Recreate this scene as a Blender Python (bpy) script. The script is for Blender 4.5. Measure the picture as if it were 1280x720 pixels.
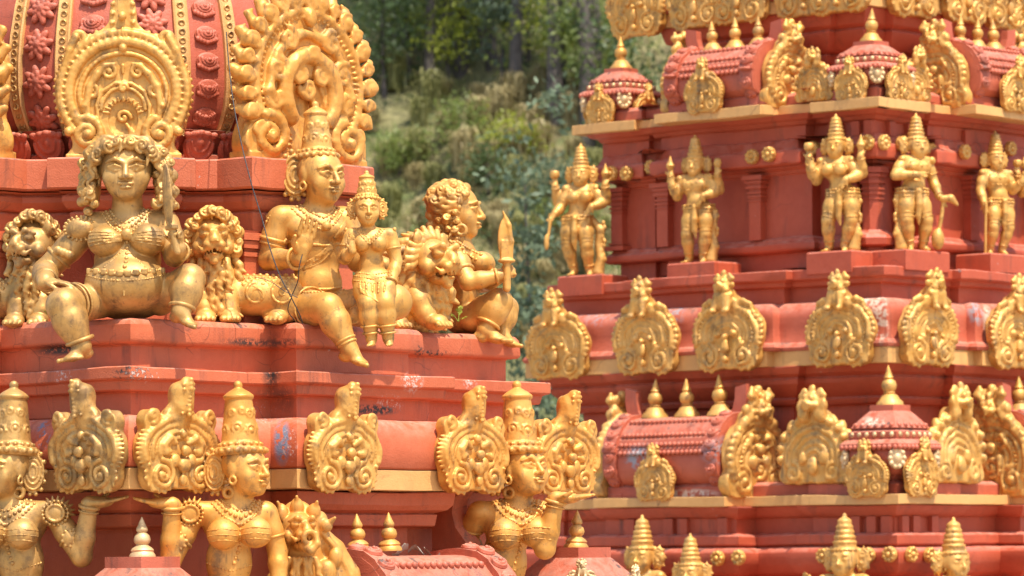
import bpy, math, random
import numpy as np
from mathutils import Vector, Matrix
random.seed(7); np.random.seed(7)
for o_ in list(bpy.data.objects): bpy.data.objects.remove(o_)
scene = bpy.context.scene
COL = scene.collection
PI = math.pi
# ------------------------------------------------------------------ camera, sky, sun
F, HX, HY, ROLL, ZC = 5200.0, 640.0, 685.0, math.radians(0.4), 5.0
cam_d = bpy.data.cameras.new('camera'); cam = bpy.data.objects.new('camera', cam_d); COL.objects.link(cam)
cam_d.sensor_width = 36; cam_d.lens = 36 * F / 1280; cam_d.shift_y = (HY - 360) / 1280
cam_d.clip_start = 1; cam_d.clip_end = 2000
cam.location = (0, 0, ZC)
cam.rotation_euler = (Matrix.Rotation(PI / 2, 3, 'X') @ Matrix.Rotation(-ROLL, 3, 'Z')).to_euler()
cam_d.dof.use_dof = True; cam_d.dof.focus_distance = 22.6; cam_d.dof.aperture_fstop = 4.4
scene.camera = cam
SUN_EL, SUN_AZ = math.radians(65), math.radians(34)      # azimuth: to the right of straight behind the camera
sun_dir = Vector((math.sin(SUN_AZ) * math.cos(SUN_EL), -math.cos(SUN_AZ) * math.cos(SUN_EL), math.sin(SUN_EL)))
world = bpy.data.worlds.new('World'); scene.world = world; world.use_nodes = True
wn = world.node_tree.nodes; wl = world.node_tree.links
sky = wn.new('ShaderNodeTexSky'); sky.sky_type = 'NISHITA'; sky.sun_disc = False
sky.sun_elevation = SUN_EL; sky.sun_rotation = math.atan2(sun_dir.x, sun_dir.y)
sky.air_density = 1.0; sky.dust_density = 2.0; sky.ozone_density = 0.7
bg = wn['Background']; bg.inputs['Strength'].default_value = 0.15
wl.new(sky.outputs[0], bg.inputs['Color'])
sd = bpy.data.lights.new('sun', 'SUN'); sd.energy = 3.8; sd.angle = math.radians(0.6); sd.color = (1.0, 0.92, 0.79)
sun = bpy.data.objects.new('sun', sd); COL.objects.link(sun)
sun.rotation_euler = sun_dir.to_track_quat('Z', 'Y').to_euler(); sun.location = sun_dir * 60
vs = scene.view_settings; vs.view_transform = 'Standard'; vs.look = 'None'; vs.gamma = 1; vs.exposure = 0.92
vs.use_curve_mapping = False
scene.render.engine = 'CYCLES'

# ------------------------------------------------------------------ helpers
CR, SR = math.cos(ROLL), math.sin(ROLL)
def lev(px, py):
    dx, dy = px - HX, HY - py
    return dx * CR + dy * SR, -dx * SR + dy * CR
def at(px, py, Y):
    x, z = lev(px, py)
    return Vector((x / F * Y, Y, ZC + z / F * Y))
def wm(o):
    m = o.matrix_basis.copy()
    if o.parent: m = wm(o.parent) @ o.matrix_parent_inverse @ m
    return m
def setpar(o, parent):
    if parent is None: return
    o.parent = parent; o.matrix_parent_inverse = wm(parent).inverted()
def link(name, me, parent=None, mat=None, loc=None, M=None):
    o = bpy.data.objects.new(name, me); COL.objects.link(o)
    if mat is not None and me is not None:
        if not me.materials: me.materials.append(mat)
    if M is not None: o.matrix_basis = M
    if loc is not None: o.location = loc
    setpar(o, parent)
    return o
def empty(name, loc, label=None, cat=None, group=None):
    o = bpy.data.objects.new(name, None); COL.objects.link(o); o.location = loc; o.empty_display_size = 0.1
    tag(o, label, cat, group)
    return o
def tag(o, label=None, cat=None, group=None, kind=None):
    if label: o['label'] = label
    if cat: o['category'] = cat
    if group: o['group'] = group
    if kind: o['kind'] = kind
    return o
def mesh_np(name, V, Fq, smooth=True, sharp=None):
    """V (n,3), Fq (m,4) or (m,3) or list of polygons"""
    me = bpy.data.meshes.new(name)
    if isinstance(Fq, np.ndarray):
        n, m, k = len(V), len(Fq), Fq.shape[1]
        me.vertices.add(n); me.vertices.foreach_set('co', np.asarray(V, np.float32).ravel())
        me.loops.add(m * k); me.loops.foreach_set('vertex_index', Fq.astype(np.int32).ravel())
        me.polygons.add(m); me.polygons.foreach_set('loop_start', np.arange(0, m * k, k, dtype=np.int32))
    else:
        me.from_pydata([tuple(v) for v in V], [], [tuple(f) for f in Fq])
    me.update(calc_edges=True); me.validate()
    me.polygons.foreach_set('use_smooth', np.full(len(me.polygons), smooth, bool))
    if sharp: me.set_sharp_from_angle(angle=math.radians(sharp))
    return me

class MB:                                   # collects simple shapes into one mesh
    def __init__(s): s.V = []; s.F = []
    def add(s, V, Fs):
        b = len(s.V); s.V += [tuple(v) for v in V]; s.F += [tuple(i + b for i in f) for f in Fs]
    def box(s, c, h, M=None, cham=0.0):
        h = Vector(h); c = Vector(c); V = []
        for z in (-1, 1):
            for y in (-1, 1):
                for x in (-1, 1):
                    v = Vector((x * h.x, y * h.y, z * h.z)); V.append(c + ((M @ v) if M else v))
        s.add(V, [(0, 2, 3, 1), (4, 5, 7, 6), (0, 1, 5, 4), (2, 6, 7, 3), (0, 4, 6, 2), (1, 3, 7, 5)])
    def lathe(s, prof, n=20, c=(0, 0, 0), M=None, arc=None):
        c = Vector(c); V = []; Fs = []
        for r, z in prof:
            for i in range(n):
                a = 2 * PI * i / n; v = Vector((r * math.cos(a), r * math.sin(a), z)); V.append(c + ((M @ v) if M else v))
        for j in range(len(prof) - 1):
            for i in range(n):
                k = (i + 1) % n; Fs.append((j * n + i, j * n + k, (j + 1) * n + k, (j + 1) * n + i))
        Fs.append(tuple(range(n))[::-1]); Fs.append(tuple((len(prof) - 1) * n + i for i in range(n)))
        s.add(V, Fs)
    def tube(s, pts, rs, n=8):
        pts = [Vector(p) for p in pts]; V = []; Fs = []
        if not hasattr(rs, '__len__'): rs = [rs] * len(pts)
        for i, p in enumerate(pts):
            d = (pts[min(i + 1, len(pts) - 1)] - pts[max(i - 1, 0)]).normalized()
            a = d.cross(Vector((0, 0, 1)));  a = d.cross(Vector((1, 0, 0))) if a.length < .05 else a
            a.normalize(); b = d.cross(a)
            for k in range(n):
                t = 2 * PI * k / n; V.append(p + (a * math.cos(t) + b * math.sin(t)) * rs[i])
        for i in range(len(pts) - 1):
            for k in range(n):
                q = (k + 1) % n; Fs.append((i * n + k, i * n + q, (i + 1) * n + q, (i + 1) * n + k))
        Fs.append(tuple(range(n))[::-1]); Fs.append(tuple((len(pts) - 1) * n + k for k in range(n)))
        s.add(V, Fs)
    def build(s, name, mat, parent=None, smooth=True, sharp=35, M=None, loc=None):
        me = mesh_np(name, s.V, s.F, smooth, sharp)
        return link(name, me, parent, mat, M=M, loc=loc)

# ------------------------------------------------------------------ sculpting with smooth distance fields
def rotm(yaw=0, pitch=0, roll=0):
    """columns: right, back(+y away), up.  yaw>0 turns a figure that faces the camera towards image right"""
    y, p, r = math.radians(yaw), math.radians(pitch), math.radians(roll)
    return np.array(Matrix.Rotation(y, 3, 'Z') @ Matrix.Rotation(p, 3, 'X') @ Matrix.Rotation(r, 3, 'Y'))
def nrm(v):
    v = np.asarray(v, float); return v / (np.linalg.norm(v) + 1e-9)
class Sc:
    def __init__(s, h=1.25): s.P = []; s.h = h
    def _a(s, lo, hi, fn, k, sub): s.P.append((np.asarray(lo, float), np.asarray(hi, float), fn, k, sub))
    def e(s, c, r, k=3., R=None, sub=False):
        c = np.asarray(c, float); r = np.asarray((r, r, r) if not hasattr(r, '__len__') else r, float)
        if R is None: ext = r
        else: ext = np.sqrt(((R * r[None, :]) ** 2).sum(1))
        def fn(X, Y, Z):
            x, y, z = X - c[0], Y - c[1], Z - c[2]
            if R is not None:
                x, y, z = (R[0, 0] * x + R[1, 0] * y + R[2, 0] * z, R[0, 1] * x + R[1, 1] * y + R[2, 1] * z, R[0, 2] * x + R[1, 2] * y + R[2, 2] * z)
            k0 = np.sqrt((x / r[0]) ** 2 + (y / r[1]) ** 2 + (z / r[2]) ** 2)
            k1 = np.sqrt((x / r[0] ** 2) ** 2 + (y / r[1] ** 2) ** 2 + (z / r[2] ** 2) ** 2) + 1e-6
            return k0 * (k0 - 1) / k1
        s._a(c - ext, c + ext, fn, k, sub)
    def c(s, a, ra, b, rb, k=3., sub=False):
        a = np.asarray(a, float); b = np.asarray(b, float); ba = b - a; L = float(ba @ ba) + 1e-9
        def fn(X, Y, Z):
            t = np.clip(((X - a[0]) * ba[0] + (Y - a[1]) * ba[1] + (Z - a[2]) * ba[2]) / L, 0, 1)
            return np.sqrt((X - a[0] - t * ba[0]) ** 2 + (Y - a[1] - t * ba[1]) ** 2 + (Z - a[2] - t * ba[2]) ** 2) - (ra + (rb - ra) * t)
        m = max(ra, rb); s._a(np.minimum(a, b) - m, np.maximum(a, b) + m, fn, k, sub)
    def p(s, pts, rs, k=1.5, sub=False):
        if not hasattr(rs, '__len__'): rs = [rs] * len(pts)
        elif len(rs) != len(pts): rs = list(np.interp(np.linspace(0, 1, len(pts)), np.linspace(0, 1, len(rs)), rs))
        for i in range(len(pts) - 1): s.c(pts[i], rs[i], pts[i + 1], rs[i + 1], k, sub)
    def t(s, c, R, r, n, k=1.5, sub=False, el=1.0):
        c = np.asarray(c, float); n = nrm(n)
        def fn(X, Y, Z):
            x, y, z = X - c[0], Y - c[1], Z - c[2]; h = x * n[0] + y * n[1] + z * n[2]
            q = np.sqrt(np.maximum(x * x + y * y + z * z - h * h, 0)) - R
            return np.sqrt(q * q + (h / el) ** 2) - r
        m = R + r * max(1, el); s._a(c - m, c + m, fn, k, sub)
    def l(s, c, ax, prof, k=1.5, sub=False):
        """prof: list of (z along ax, r)"""
        c = np.asarray(c, float); n = nrm(ax); pz = np.array([q[0] for q in prof], float); pr = np.array([q[1] for q in prof], float)
        def fn(X, Y, Z):
            x, y, z = X - c[0], Y - c[1], Z - c[2]; h = x * n[0] + y * n[1] + z * n[2]
            q = np.sqrt(np.maximum(x * x + y * y + z * z - h * h, 0))
            return np.maximum(q - np.interp(h, pz, pr), np.maximum(pz[0] - h, h - pz[-1]))
        a = c + n * pz[0]; b = c + n * pz[-1]; m = pr.max()
        s._a(np.minimum(a, b) - m, np.maximum(a, b) + m, fn, k, sub)
    def b(s, c, h, R=None, rad=1., k=2., sub=False):
        c = np.asarray(c, float); h = np.asarray(h, float) - rad; RR = np.eye(3) if R is None else R
        def fn(X, Y, Z):
            x, y, z = X - c[0], Y - c[1], Z - c[2]
            q = [np.abs(RR[0, i] * x + RR[1, i] * y + RR[2, i] * z) - h[i] for i in range(3)]
            o = np.sqrt(sum(np.maximum(v, 0) ** 2 for v in q)); return o + np.minimum(np.maximum(q[0], np.maximum(q[1], q[2])), 0) - rad
        ext = np.abs(RR) @ (h + rad); s._a(c - ext, c + ext, fn, k, sub)
    def f(s, lo, hi, fn, k=2., sub=False): s._a(lo, hi, fn, k, sub)
    def beads(s, pts, r, step=None, k=.8):
        pts = np.asarray(pts, float); d = np.r_[0, np.cumsum(np.linalg.norm(np.diff(pts, axis=0), axis=1))]
        n = max(2, int(d[-1] / (step or 2.1 * r)))
        for q in np.linspace(0, d[-1], n): s.e([np.interp(q, d, pts[:, i]) for i in range(3)], r, k)
    def mesh(s, name, sc, rough=0., seed=0):
        h = s.h
        lo = np.min([q[0] for q in s.P if not q[4]], axis=0) - 3 * h; hi = np.max([q[1] for q in s.P if not q[4]], axis=0) + 3 * h
        n = np.ceil((hi - lo) / h).astype(int) + 1
        ax = [(lo[i] + h * np.arange(n[i])).astype(np.float32) for i in range(3)]
        Fd = np.full(n, 9 * h, np.float32)
        for (a, b, fn, k, sub) in s.P:
            k = max(k, .01); m = k * .6 + 2.2 * h
            i0 = np.clip(np.floor((a - m - lo) / h).astype(int), 0, n - 1); i1 = np.clip(np.ceil((b + m - lo) / h).astype(int) + 1, 1, n)
            if (i1 <= i0).any(): continue
            sl = tuple(slice(i0[i], i1[i]) for i in range(3))
            d = fn(ax[0][sl[0], None, None], ax[1][None, sl[1], None], ax[2][None, None, sl[2]]).astype(np.float32)
            g = Fd[sl]
            if sub:
                d = -d; hh = np.maximum(k - np.abs(g - d), 0) / k; Fd[sl] = np.maximum(g, d) + hh * hh * k * .25
            else:
                hh = np.maximum(k - np.abs(g - d), 0) / k; Fd[sl] = np.minimum(g, d) - hh * hh * k * .25
        I = Fd < 0; I[0] = I[-1] = False; I[:, 0] = I[:, -1] = False; I[:, :, 0] = I[:, :, -1] = False
        Iu = I.view(np.uint8); cs = np.zeros(n - 1, np.uint8); corner = [(x, y, z) for x in (0, 1) for y in (0, 1) for z in (0, 1)]
        for (x, y, z) in corner: cs += Iu[x:n[0] - 1 + x, y:n[1] - 1 + y, z:n[2] - 1 + z]
        act = np.argwhere((cs > 0) & (cs < 8)); N = len(act)
        idx = np.full(n - 1, -1, np.int32); idx[act[:, 0], act[:, 1], act[:, 2]] = np.arange(N)
        val = np.stack([Fd[act[:, 0] + x, act[:, 1] + y, act[:, 2] + z] for (x, y, z) in corner], 1)
        acc = np.zeros((N, 3)); cnt = np.zeros(N)
        for a in range(8):
            for b in range(a + 1, 8):
                ca, cb = np.array(corner[a]), np.array(corner[b])
                if np.abs(ca - cb).sum() != 1: continue
                va, vb = val[:, a], val[:, b]; m = (va < 0) != (vb < 0)
                t = np.where(m, va / np.where(m, va - vb, 1), 0)
                acc += m[:, None] * (ca + t[:, None] * (cb - ca)); cnt += m
        V = (act + acc / np.maximum(cnt, 1)[:, None]) * h + lo
        Q = []
        for axn in range(3):
            o1, o2 = (axn + 1) % 3, (axn + 2) % 3
            s0 = [slice(0, n[i]) for i in range(3)]; s1 = list(s0); s0[axn] = slice(0, n[axn] - 1); s1[axn] = slice(1, n[axn])
            A, B = I[tuple(s0)], I[tuple(s1)]; ed = np.argwhere(A != B)
            ed = ed[(ed[:, o1] > 0) & (ed[:, o2] > 0) & (ed[:, o1] < n[o1] - 1) & (ed[:, o2] < n[o2] - 1)]
            ins = A[ed[:, 0], ed[:, 1], ed[:, 2]]
            def ci(d1, d2):
                e = ed.copy(); e[:, o1] -= d1; e[:, o2] -= d2; return idx[e[:, 0], e[:, 1], e[:, 2]]
            q = np.stack([ci(1, 1), ci(0, 1), ci(0, 0), ci(1, 0)], 1)
            q[~ins] = q[~ins][:, ::-1]; Q.append(q)
        Q = np.concatenate(Q); Q = Q[(Q >= 0).all(1)]
        if rough:
            rg_ = np.random.default_rng(seed); dv = np.zeros_like(V)
            for i in range(16):
                kf = rg_.normal(size=3); kf *= rg_.uniform(.06, .5) / np.linalg.norm(kf); dd = rg_.normal(size=3); dv += np.sin(V @ kf + rg_.uniform(0, 6.3))[:, None] * dd[None, :] * (rough * .28)
            V = V + dv
        return mesh_np(name, V * sc, Q, True)
    def build(s, name, mat, parent, loc, sc, M=None):
        me = s.mesh(name, sc)
        return link(name, me, parent, mat, M=M, loc=loc)
# ------------------------------------------------------------------ materials
def mat_new(name):
    m = bpy.data.materials.new(name); m.use_nodes = True; nt = m.node_tree
    return m, nt, nt.nodes['Principled BSDF']
class NT:
    def __init__(s, nt): s.nt = nt; s.co = nt.nodes.new('ShaderNodeNewGeometry')
    def n(s, t, **kw):
        q = s.nt.nodes.new(t)
        for k, v in kw.items(): setattr(q, k, v)
        return q
    def li(s, a, b): s.nt.links.new(a, b)
    def noise(s, scale, detail=4, rough=.55, vec=None, scl=None):
        q = s.n('ShaderNodeTexNoise'); q.inputs['Scale'].default_value = scale; q.inputs['Detail'].default_value = detail
        q.inputs['Roughness'].default_value = rough
        v = vec or s.co.outputs['Position']
        if scl:
            mp = s.n('ShaderNodeMapping'); mp.inputs['Scale'].default_value = scl; s.li(v, mp.inputs['Vector']); v = mp.outputs[0]
        s.li(v, q.inputs['Vector']); return q.outputs['Fac']
    def ramp(s, f, stops):
        q = s.n('ShaderNodeValToRGB'); e = q.color_ramp.elements
        while len(e) < len(stops): e.new(.5)
        for i, (p, c) in enumerate(stops):
            e[i].position = p; e[i].color = (c, c, c, 1) if not hasattr(c, '__len__') else (*c, 1)
        s.li(f, q.inputs[0]); return q.outputs[0]
    def mix(s, f, a, b):
        q = s.n('ShaderNodeMix', data_type='RGBA')
        for v, i in ((f, 0), (a, 6), (b, 7)):
            if hasattr(v, 'is_linked') or hasattr(v, 'links'): s.li(v, q.inputs[i])
            elif hasattr(v, '__len__'): q.inputs[i].default_value = (*v, 1)
            else: q.inputs[i].default_value = v
        return q.outputs[2]
    def mul(s, a, b, op='MULTIPLY'):
        q = s.n('ShaderNodeMath', operation=op)
        for v, i in ((a, 0), (b, 1)):
            if hasattr(v, 'links'): s.li(v, q.inputs[i])
            else: q.inputs[i].default_value = v
        return q.outputs[0]
    def up(s, lo, hi):
        q = s.n('ShaderNodeSeparateXYZ'); s.li(s.co.outputs['Normal'], q.inputs[0])
        m = s.n('ShaderNodeMapRange'); m.inputs[1].default_value = lo; m.inputs[2].default_value = hi; s.li(q.outputs[2], m.inputs[0]); return m.outputs[0]
    def bump(s, f, strength, dist, b):
        q = s.n('ShaderNodeBump'); q.inputs['Strength'].default_value = strength; q.inputs['Distance'].default_value = dist
        s.li(f, q.inputs['Height']); s.li(q.outputs[0], b.inputs['Normal'])
def mat_paint(name, c1, c2, rough=.55, dust=(.62, .33, .25), dustk=.55, grime=.65, chip=True, stains=()):
    m, nt, b = mat_new(name); g = NT(nt)
    n1 = g.noise(1.9, 5, .6); n14 = g.noise(14, 5, .68)
    col = g.mix(g.ramp(n1, [(.3, 0), (.7, 1)]), c1, c2)
    fine = g.ramp(n14, [(.35, 0), (.75, 1)])
    col = g.mix(g.mul(fine, .25), col, [min(1, x * 1.25 + .02) for x in c2])
    # pale dust and sun bleach settled on upward faces
    dn = g.ramp(n14, [(.35, 0), (.65, 1)])
    col = g.mix(g.mul(g.mul(g.up(.25, .95), dn), dustk), col, dust)
    # dark mildew streaks running down, patchy
    st = g.ramp(g.noise(1.0, 4, .7, scl=(7, 7, .8)), [(.54, 0), (.72, 1)])
    bl = g.ramp(n1, [(.42, 0), (.60, 1)])
    col = g.mix(g.mul(g.mul(st, bl), grime), col, (.045, .03, .026))
    mo = g.mul(g.mul(g.ramp(n14, [(.54, 0), (.62, 1)]), g.ramp(n1, [(.50, 0), (.60, 1)])), g.up(.15, .6))
    col = g.mix(g.mul(mo, .85), col, (.05, .042, .036))
    vo = g.n('ShaderNodeTexVoronoi', feature='DISTANCE_TO_EDGE'); vo.inputs['Scale'].default_value = 1.9
    wv = g.n('ShaderNodeMix', data_type='VECTOR'); wv.inputs[0].default_value = .16; g.li(g.co.outputs['Position'], wv.inputs[4]); nz = g.n('ShaderNodeTexNoise'); nz.inputs['Scale'].default_value = 5; nz.inputs['Detail'].default_value = 2; g.li(g.co.outputs['Position'], nz.inputs['Vector']); g.li(nz.outputs['Color'], wv.inputs[5]); g.li(wv.outputs[1], vo.inputs['Vector'])
    ck = g.mul(g.ramp(vo.outputs['Distance'], [(.0, 1), (.006, 0)]), g.ramp(n1, [(.5, 0), (.58, 1)]))
    col = g.mix(g.mul(ck, .6), col, (.10, .035, .025))
    if chip:
        ch = g.ramp(g.noise(7.5, 5, .75, scl=(1, 1, .7)), [(.695, 0), (.715, 1)])
        wh = g.ramp(n1, [(.45, 0), (.55, 1)])
        col = g.mix(g.mul(ch, .8), col, g.mix(wh, (.30, .28, .26), (.56, .44, .38)))
    shared = {}
    for (p, rad, c, lo, hi, ns) in stains:                 # patches of mildew, bare plaster and older paint, each with its own outline
        sb = g.n('ShaderNodeVectorMath', operation='SUBTRACT'); g.li(g.co.outputs['Position'], sb.inputs[0]); sb.inputs[1].default_value = p
        dv = g.n('ShaderNodeVectorMath', operation='DIVIDE'); g.li(sb.outputs[0], dv.inputs[0]); dv.inputs[1].default_value = rad
        ln = g.n('ShaderNodeVectorMath', operation='LENGTH'); g.li(dv.outputs[0], ln.inputs[0])
        ns = 16 if ns <= 22 else 44
        if ns not in shared: shared[ns] = g.noise(ns, 4, .75)
        f = g.mul(g.ramp(ln.outputs['Value'], [(.55, 1), (1.0, 0)]), g.ramp(shared[ns], [(lo, 0), (hi, 1)]))
        col = g.mix(f, col, c)
    g.li(col, b.inputs['Base Color']); b.inputs['Roughness'].default_value = rough
    b.inputs['Specular IOR Level'].default_value = .35
    g.bump(g.mul(n14, g.mul(g.noise(120, 2), .6), 'ADD'), .35, .012, b)
    return m
def mat_gold(name, c1, c2, metal=.44, rough=.43, tarn=(.20, .115, .045), tk=.75, ts=.52, fleck=True, carve=0.):
    m, nt, b = mat_new(name); g = NT(nt); pos = g.co.outputs['Position']
    n5 = g.noise(4.6, 5, .65); n7 = g.noise(7.5, 5, .72); n30 = g.noise(32, 4, .68)
    col = g.mix(g.ramp(n5, [(.3, 0), (.7, 1)]), c1, c2)
    oi = g.n('ShaderNodeObjectInfo'); col = g.mix(g.mul(oi.outputs['Random'], .28), col, [c1[0] * .7, c1[1] * .66, c1[2] * .7])   # each casting a little different
    col = g.mix(g.mul(g.ramp(n7, [(ts, 0), (ts + .16, 1)]), tk), col, tarn)
    st = g.mul(g.ramp(g.noise(2.2, 3, .7, pos, (9, 9, 1.1)), [(.54, 0), (.68, 1)]), g.ramp(n5, [(.42, 0), (.58, 1)]))
    col = g.mix(g.mul(st, .75), col, (.13, .07, .03))          # rain streaks
    col = g.mix(g.mul(g.ramp(n7, [(.30, 1), (.44, 0)]), .4), col, [min(1, c2[0] * 1.12), c2[1] * 1.22, c2[2] * 1.45])   # faded paint
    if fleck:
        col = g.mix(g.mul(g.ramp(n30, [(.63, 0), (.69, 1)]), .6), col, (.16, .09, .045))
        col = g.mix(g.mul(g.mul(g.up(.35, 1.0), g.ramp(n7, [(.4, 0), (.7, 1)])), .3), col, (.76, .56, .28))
    g.li(col, b.inputs['Base Color'])
    mr = g.n('ShaderNodeMapRange'); mr.inputs[1].default_value = .35; mr.inputs[2].default_value = .65; mr.inputs[3].default_value = metal + .12; mr.inputs[4].default_value = max(0, metal - .25); g.li(n5, mr.inputs[0]); g.li(mr.outputs[0], b.inputs['Metallic'])
    rr = g.n('ShaderNodeMapRange'); rr.inputs[3].default_value = rough - .1; rr.inputs[4].default_value = rough + .25
    g.li(n7, rr.inputs[0]); g.li(rr.outputs[0], b.inputs['Roughness'])
    h = n30
    if carve:                                                 # shallow chased foliage between the modelled scrolls
        v = g.n('ShaderNodeTexVoronoi', feature='F1'); v.inputs['Scale'].default_value = carve; g.li(pos, v.inputs['Vector']); h = g.mul(n30, g.mul(v.outputs['Distance'], 1.0), 'ADD')
    g.bump(h, .3 if not carve else .32, .006, b)
    return m
BK, WH, BLU = (.04, .03, .026), (.56, .40, .34), (.16, .20, .27)
def sp(px, py, Y, rx, rz, c, lo, hi, ns=26): s_ = Y / F; return (at(px, py, Y), (rx * s_, .35, rz * s_), c, lo, hi, ns)
ST = [sp(338, 440, 22.5, 16, 60, BK, .34, .48), sp(342, 500, 22.4, 34, 28, BK, .38, .46, 40), sp(330, 510, 22.4, 36, 22, WH, .56, .60, 55), sp(352, 552, 22.3, 13, 34, BLU, .45, .48, 18), sp(362, 556, 22.3, 12, 26, WH, .55, .58, 30), sp(165, 466, 21.8, 34, 12, BK, .50, .56, 50), sp(178, 468, 21.8, 30, 12, WH, .56, .60, 60), sp(80, 470, 22.2, 14, 14, WH, .54, .58, 60), sp(515, 476, 23.2, 16, 18, WH, .50, .54, 40), sp(488, 505, 23.0, 22, 14, WH, .54, .58, 50), sp(470, 512, 23.0, 40, 8, BK, .44, .52, 50), sp(60, 436, 22.3, 60, 9, BK, .38, .46, 40), sp(52, 540, 22.0, 12, 24, BLU, .52, .55, 20), sp(588, 475, 23.6, 12, 14, WH, .5, .54, 50), sp(330, 426, 22.5, 60, 8, BK, .42, .52, 30), sp(460, 185, 23.4, 16, 30, WH, .48, .66, 12), sp(550, 440, 23.6, 40, 6, BK, .52, .58, 50), sp(524, 440, 23.5, 8, 10, BK, .5, .56, 40)]
CRM, GRY = (.60, .47, .36), (.30, .27, .28)
ST2 = [sp(1238, 395, 34.8, 9, 46, CRM, .40, .46, 14), sp(1222, 385, 34.8, 14, 26, GRY, .46, .52, 16), sp(1082, 378, 34.2, 30, 14, CRM, .44, .54, 14), sp(1100, 400, 34.2, 12, 40, CRM, .48, .54, 14), sp(868, 360, 35.5, 40, 12, CRM, .46, .54, 16), sp(846, 395, 35.7, 18, 34, GRY, .47, .53, 18), sp(950, 420, 35.0, 16, 12, BK, .40, .50, 20), sp(905, 565, 34.7, 34, 24, GRY, .46, .53, 14), sp(800, 572, 35.2, 22, 20, GRY, .46, .52, 14), sp(1090, 525, 33.6, 22, 10, CRM, .46, .54, 20), sp(858, 618, 34.8, 60, 8, CRM, .46, .53, 22), sp(760, 395, 36.4, 40, 30, GRY, .52, .56, 18), sp(880, 60, 36.5, 50, 40, CRM, .55, .62, 12)]
M_RED = mat_paint('red_paint', (.42, .090, .034), (.50, .128, .054), stains=ST)
M_RED2 = mat_paint('red_paint_far', (.36, .058, .024), (.44, .086, .037), grime=.75)
M_PINK = mat_paint('faded_red_paint', (.37, .076, .036), (.44, .108, .058), dust=(.56, .34, .25), dustk=.6, grime=.7, stains=ST2)
M_OCHRE = mat_paint('ochre_band_paint', (.54, .275, .085), (.61, .335, .115), rough=.55, dust=(.68, .50, .30), dustk=.4, grime=.35, chip=False)
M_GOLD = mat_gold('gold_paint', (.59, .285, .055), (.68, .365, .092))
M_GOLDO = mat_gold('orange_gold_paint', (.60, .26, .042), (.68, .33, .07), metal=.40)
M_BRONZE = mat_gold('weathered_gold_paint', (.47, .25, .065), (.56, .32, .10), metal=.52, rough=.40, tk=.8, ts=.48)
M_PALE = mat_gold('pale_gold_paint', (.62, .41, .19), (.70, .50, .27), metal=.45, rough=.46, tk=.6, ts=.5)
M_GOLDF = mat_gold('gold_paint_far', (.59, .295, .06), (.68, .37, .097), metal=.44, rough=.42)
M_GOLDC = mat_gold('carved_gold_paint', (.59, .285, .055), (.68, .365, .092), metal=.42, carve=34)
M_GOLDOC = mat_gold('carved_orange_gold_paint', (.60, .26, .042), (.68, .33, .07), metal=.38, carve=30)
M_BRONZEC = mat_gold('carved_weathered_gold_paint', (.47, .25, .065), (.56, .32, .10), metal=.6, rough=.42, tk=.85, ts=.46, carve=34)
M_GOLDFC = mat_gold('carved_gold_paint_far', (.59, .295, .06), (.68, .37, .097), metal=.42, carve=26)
def mat_plain(name, c, rough=.6, c2=None, scale=8, metal=0, trans=0):
    m, nt, b = mat_new(name); g = NT(nt)
    col = g.mix(g.ramp(g.noise(scale, 5, .6), [(.3, 0), (.7, 1)]), c, c2 or [x * 1.35 for x in c])
    g.li(col, b.inputs['Base Color']); b.inputs['Roughness'].default_value = rough; b.inputs['Metallic'].default_value = metal
    g.bump(g.noise(scale * 4, 5, .7), .5, .02, b)
    return m
def mat_leaf(name, c1, c2, trans=.25, rough=.5):
    m, nt, b = mat_new(name); g = NT(nt); oi = g.n('ShaderNodeObjectInfo')
    c = g.mix(g.ramp(g.noise(1.6, 4, .7), [(.3, 0), (.7, 1)]), c1, c2); g.li(c, b.inputs['Base Color']); b.inputs['Roughness'].default_value = rough
    t = g.n('ShaderNodeBsdfTranslucent'); g.li(c, t.inputs[0]); mx = g.n('ShaderNodeMixShader'); mx.inputs[0].default_value = trans
    g.li(b.outputs[0], mx.inputs[1]); g.li(t.outputs[0], mx.inputs[2]); g.li(mx.outputs[0], nt.nodes['Material Output'].inputs['Surface']); return m
M_CABLE = mat_plain('black_cable', (.02, .02, .02), .5)
M_BLADE = M_GOLD

# ------------------------------------------------------------------ towers: plans and mouldings
class Tower:
    def __init__(s, px, py, Y, a):
        s.C = at(px, py, Y); s.px = px; s.Y = Y; s.a = math.radians(a)
        s.U = Vector((math.cos(s.a), math.sin(s.a), 0)); s.V = Vector((-math.sin(s.a), math.cos(s.a), 0))
        s.nf = -s.V; s.nl = -s.U                           # outward normals of right-hand and left-hand faces
    def P(s, u, v, z=0):
        q = s.C + s.U * u + s.V * v; return Vector((q.x, q.y, z))
    def z(s, py, o=0.0, px=None):
        """height of photo row py on the near corner, o metres outward"""
        q = s.P(-o, -o); px = px or (HX + F * q.x / q.y)
        return at(px, py, q.y).z
    def hit(s, px, py, u=None, v=None):
        """u (or v) where the sight line of (px,py) meets the vertical plane v=const (or u=const)"""
        x, _ = lev(px, py); dx = x / F
        if v is not None:
            b = s.C + s.V * v; return (b.y * dx - b.x) / (s.U.x - s.U.y * dx)
        b = s.C + s.U * u; return (b.y * dx - b.x) / (s.V.x - s.V.y * dx)
def poly_offset(poly, o):
    n = len(poly); out = []
    for i in range(n):
        p0, p1, p2 = poly[i - 1], poly[i], poly[(i + 1) % n]
        e1 = (p1 - p0).normalized(); e2 = (p2 - p1).normalized()
        n1 = Vector((e1.y, -e1.x)); n2 = Vector((e2.y, -e2.x)); d = 1 + n1.dot(n2)
        out.append(p1 + (n1 + n2) * (o / max(d, .2)))
    return out
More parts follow.
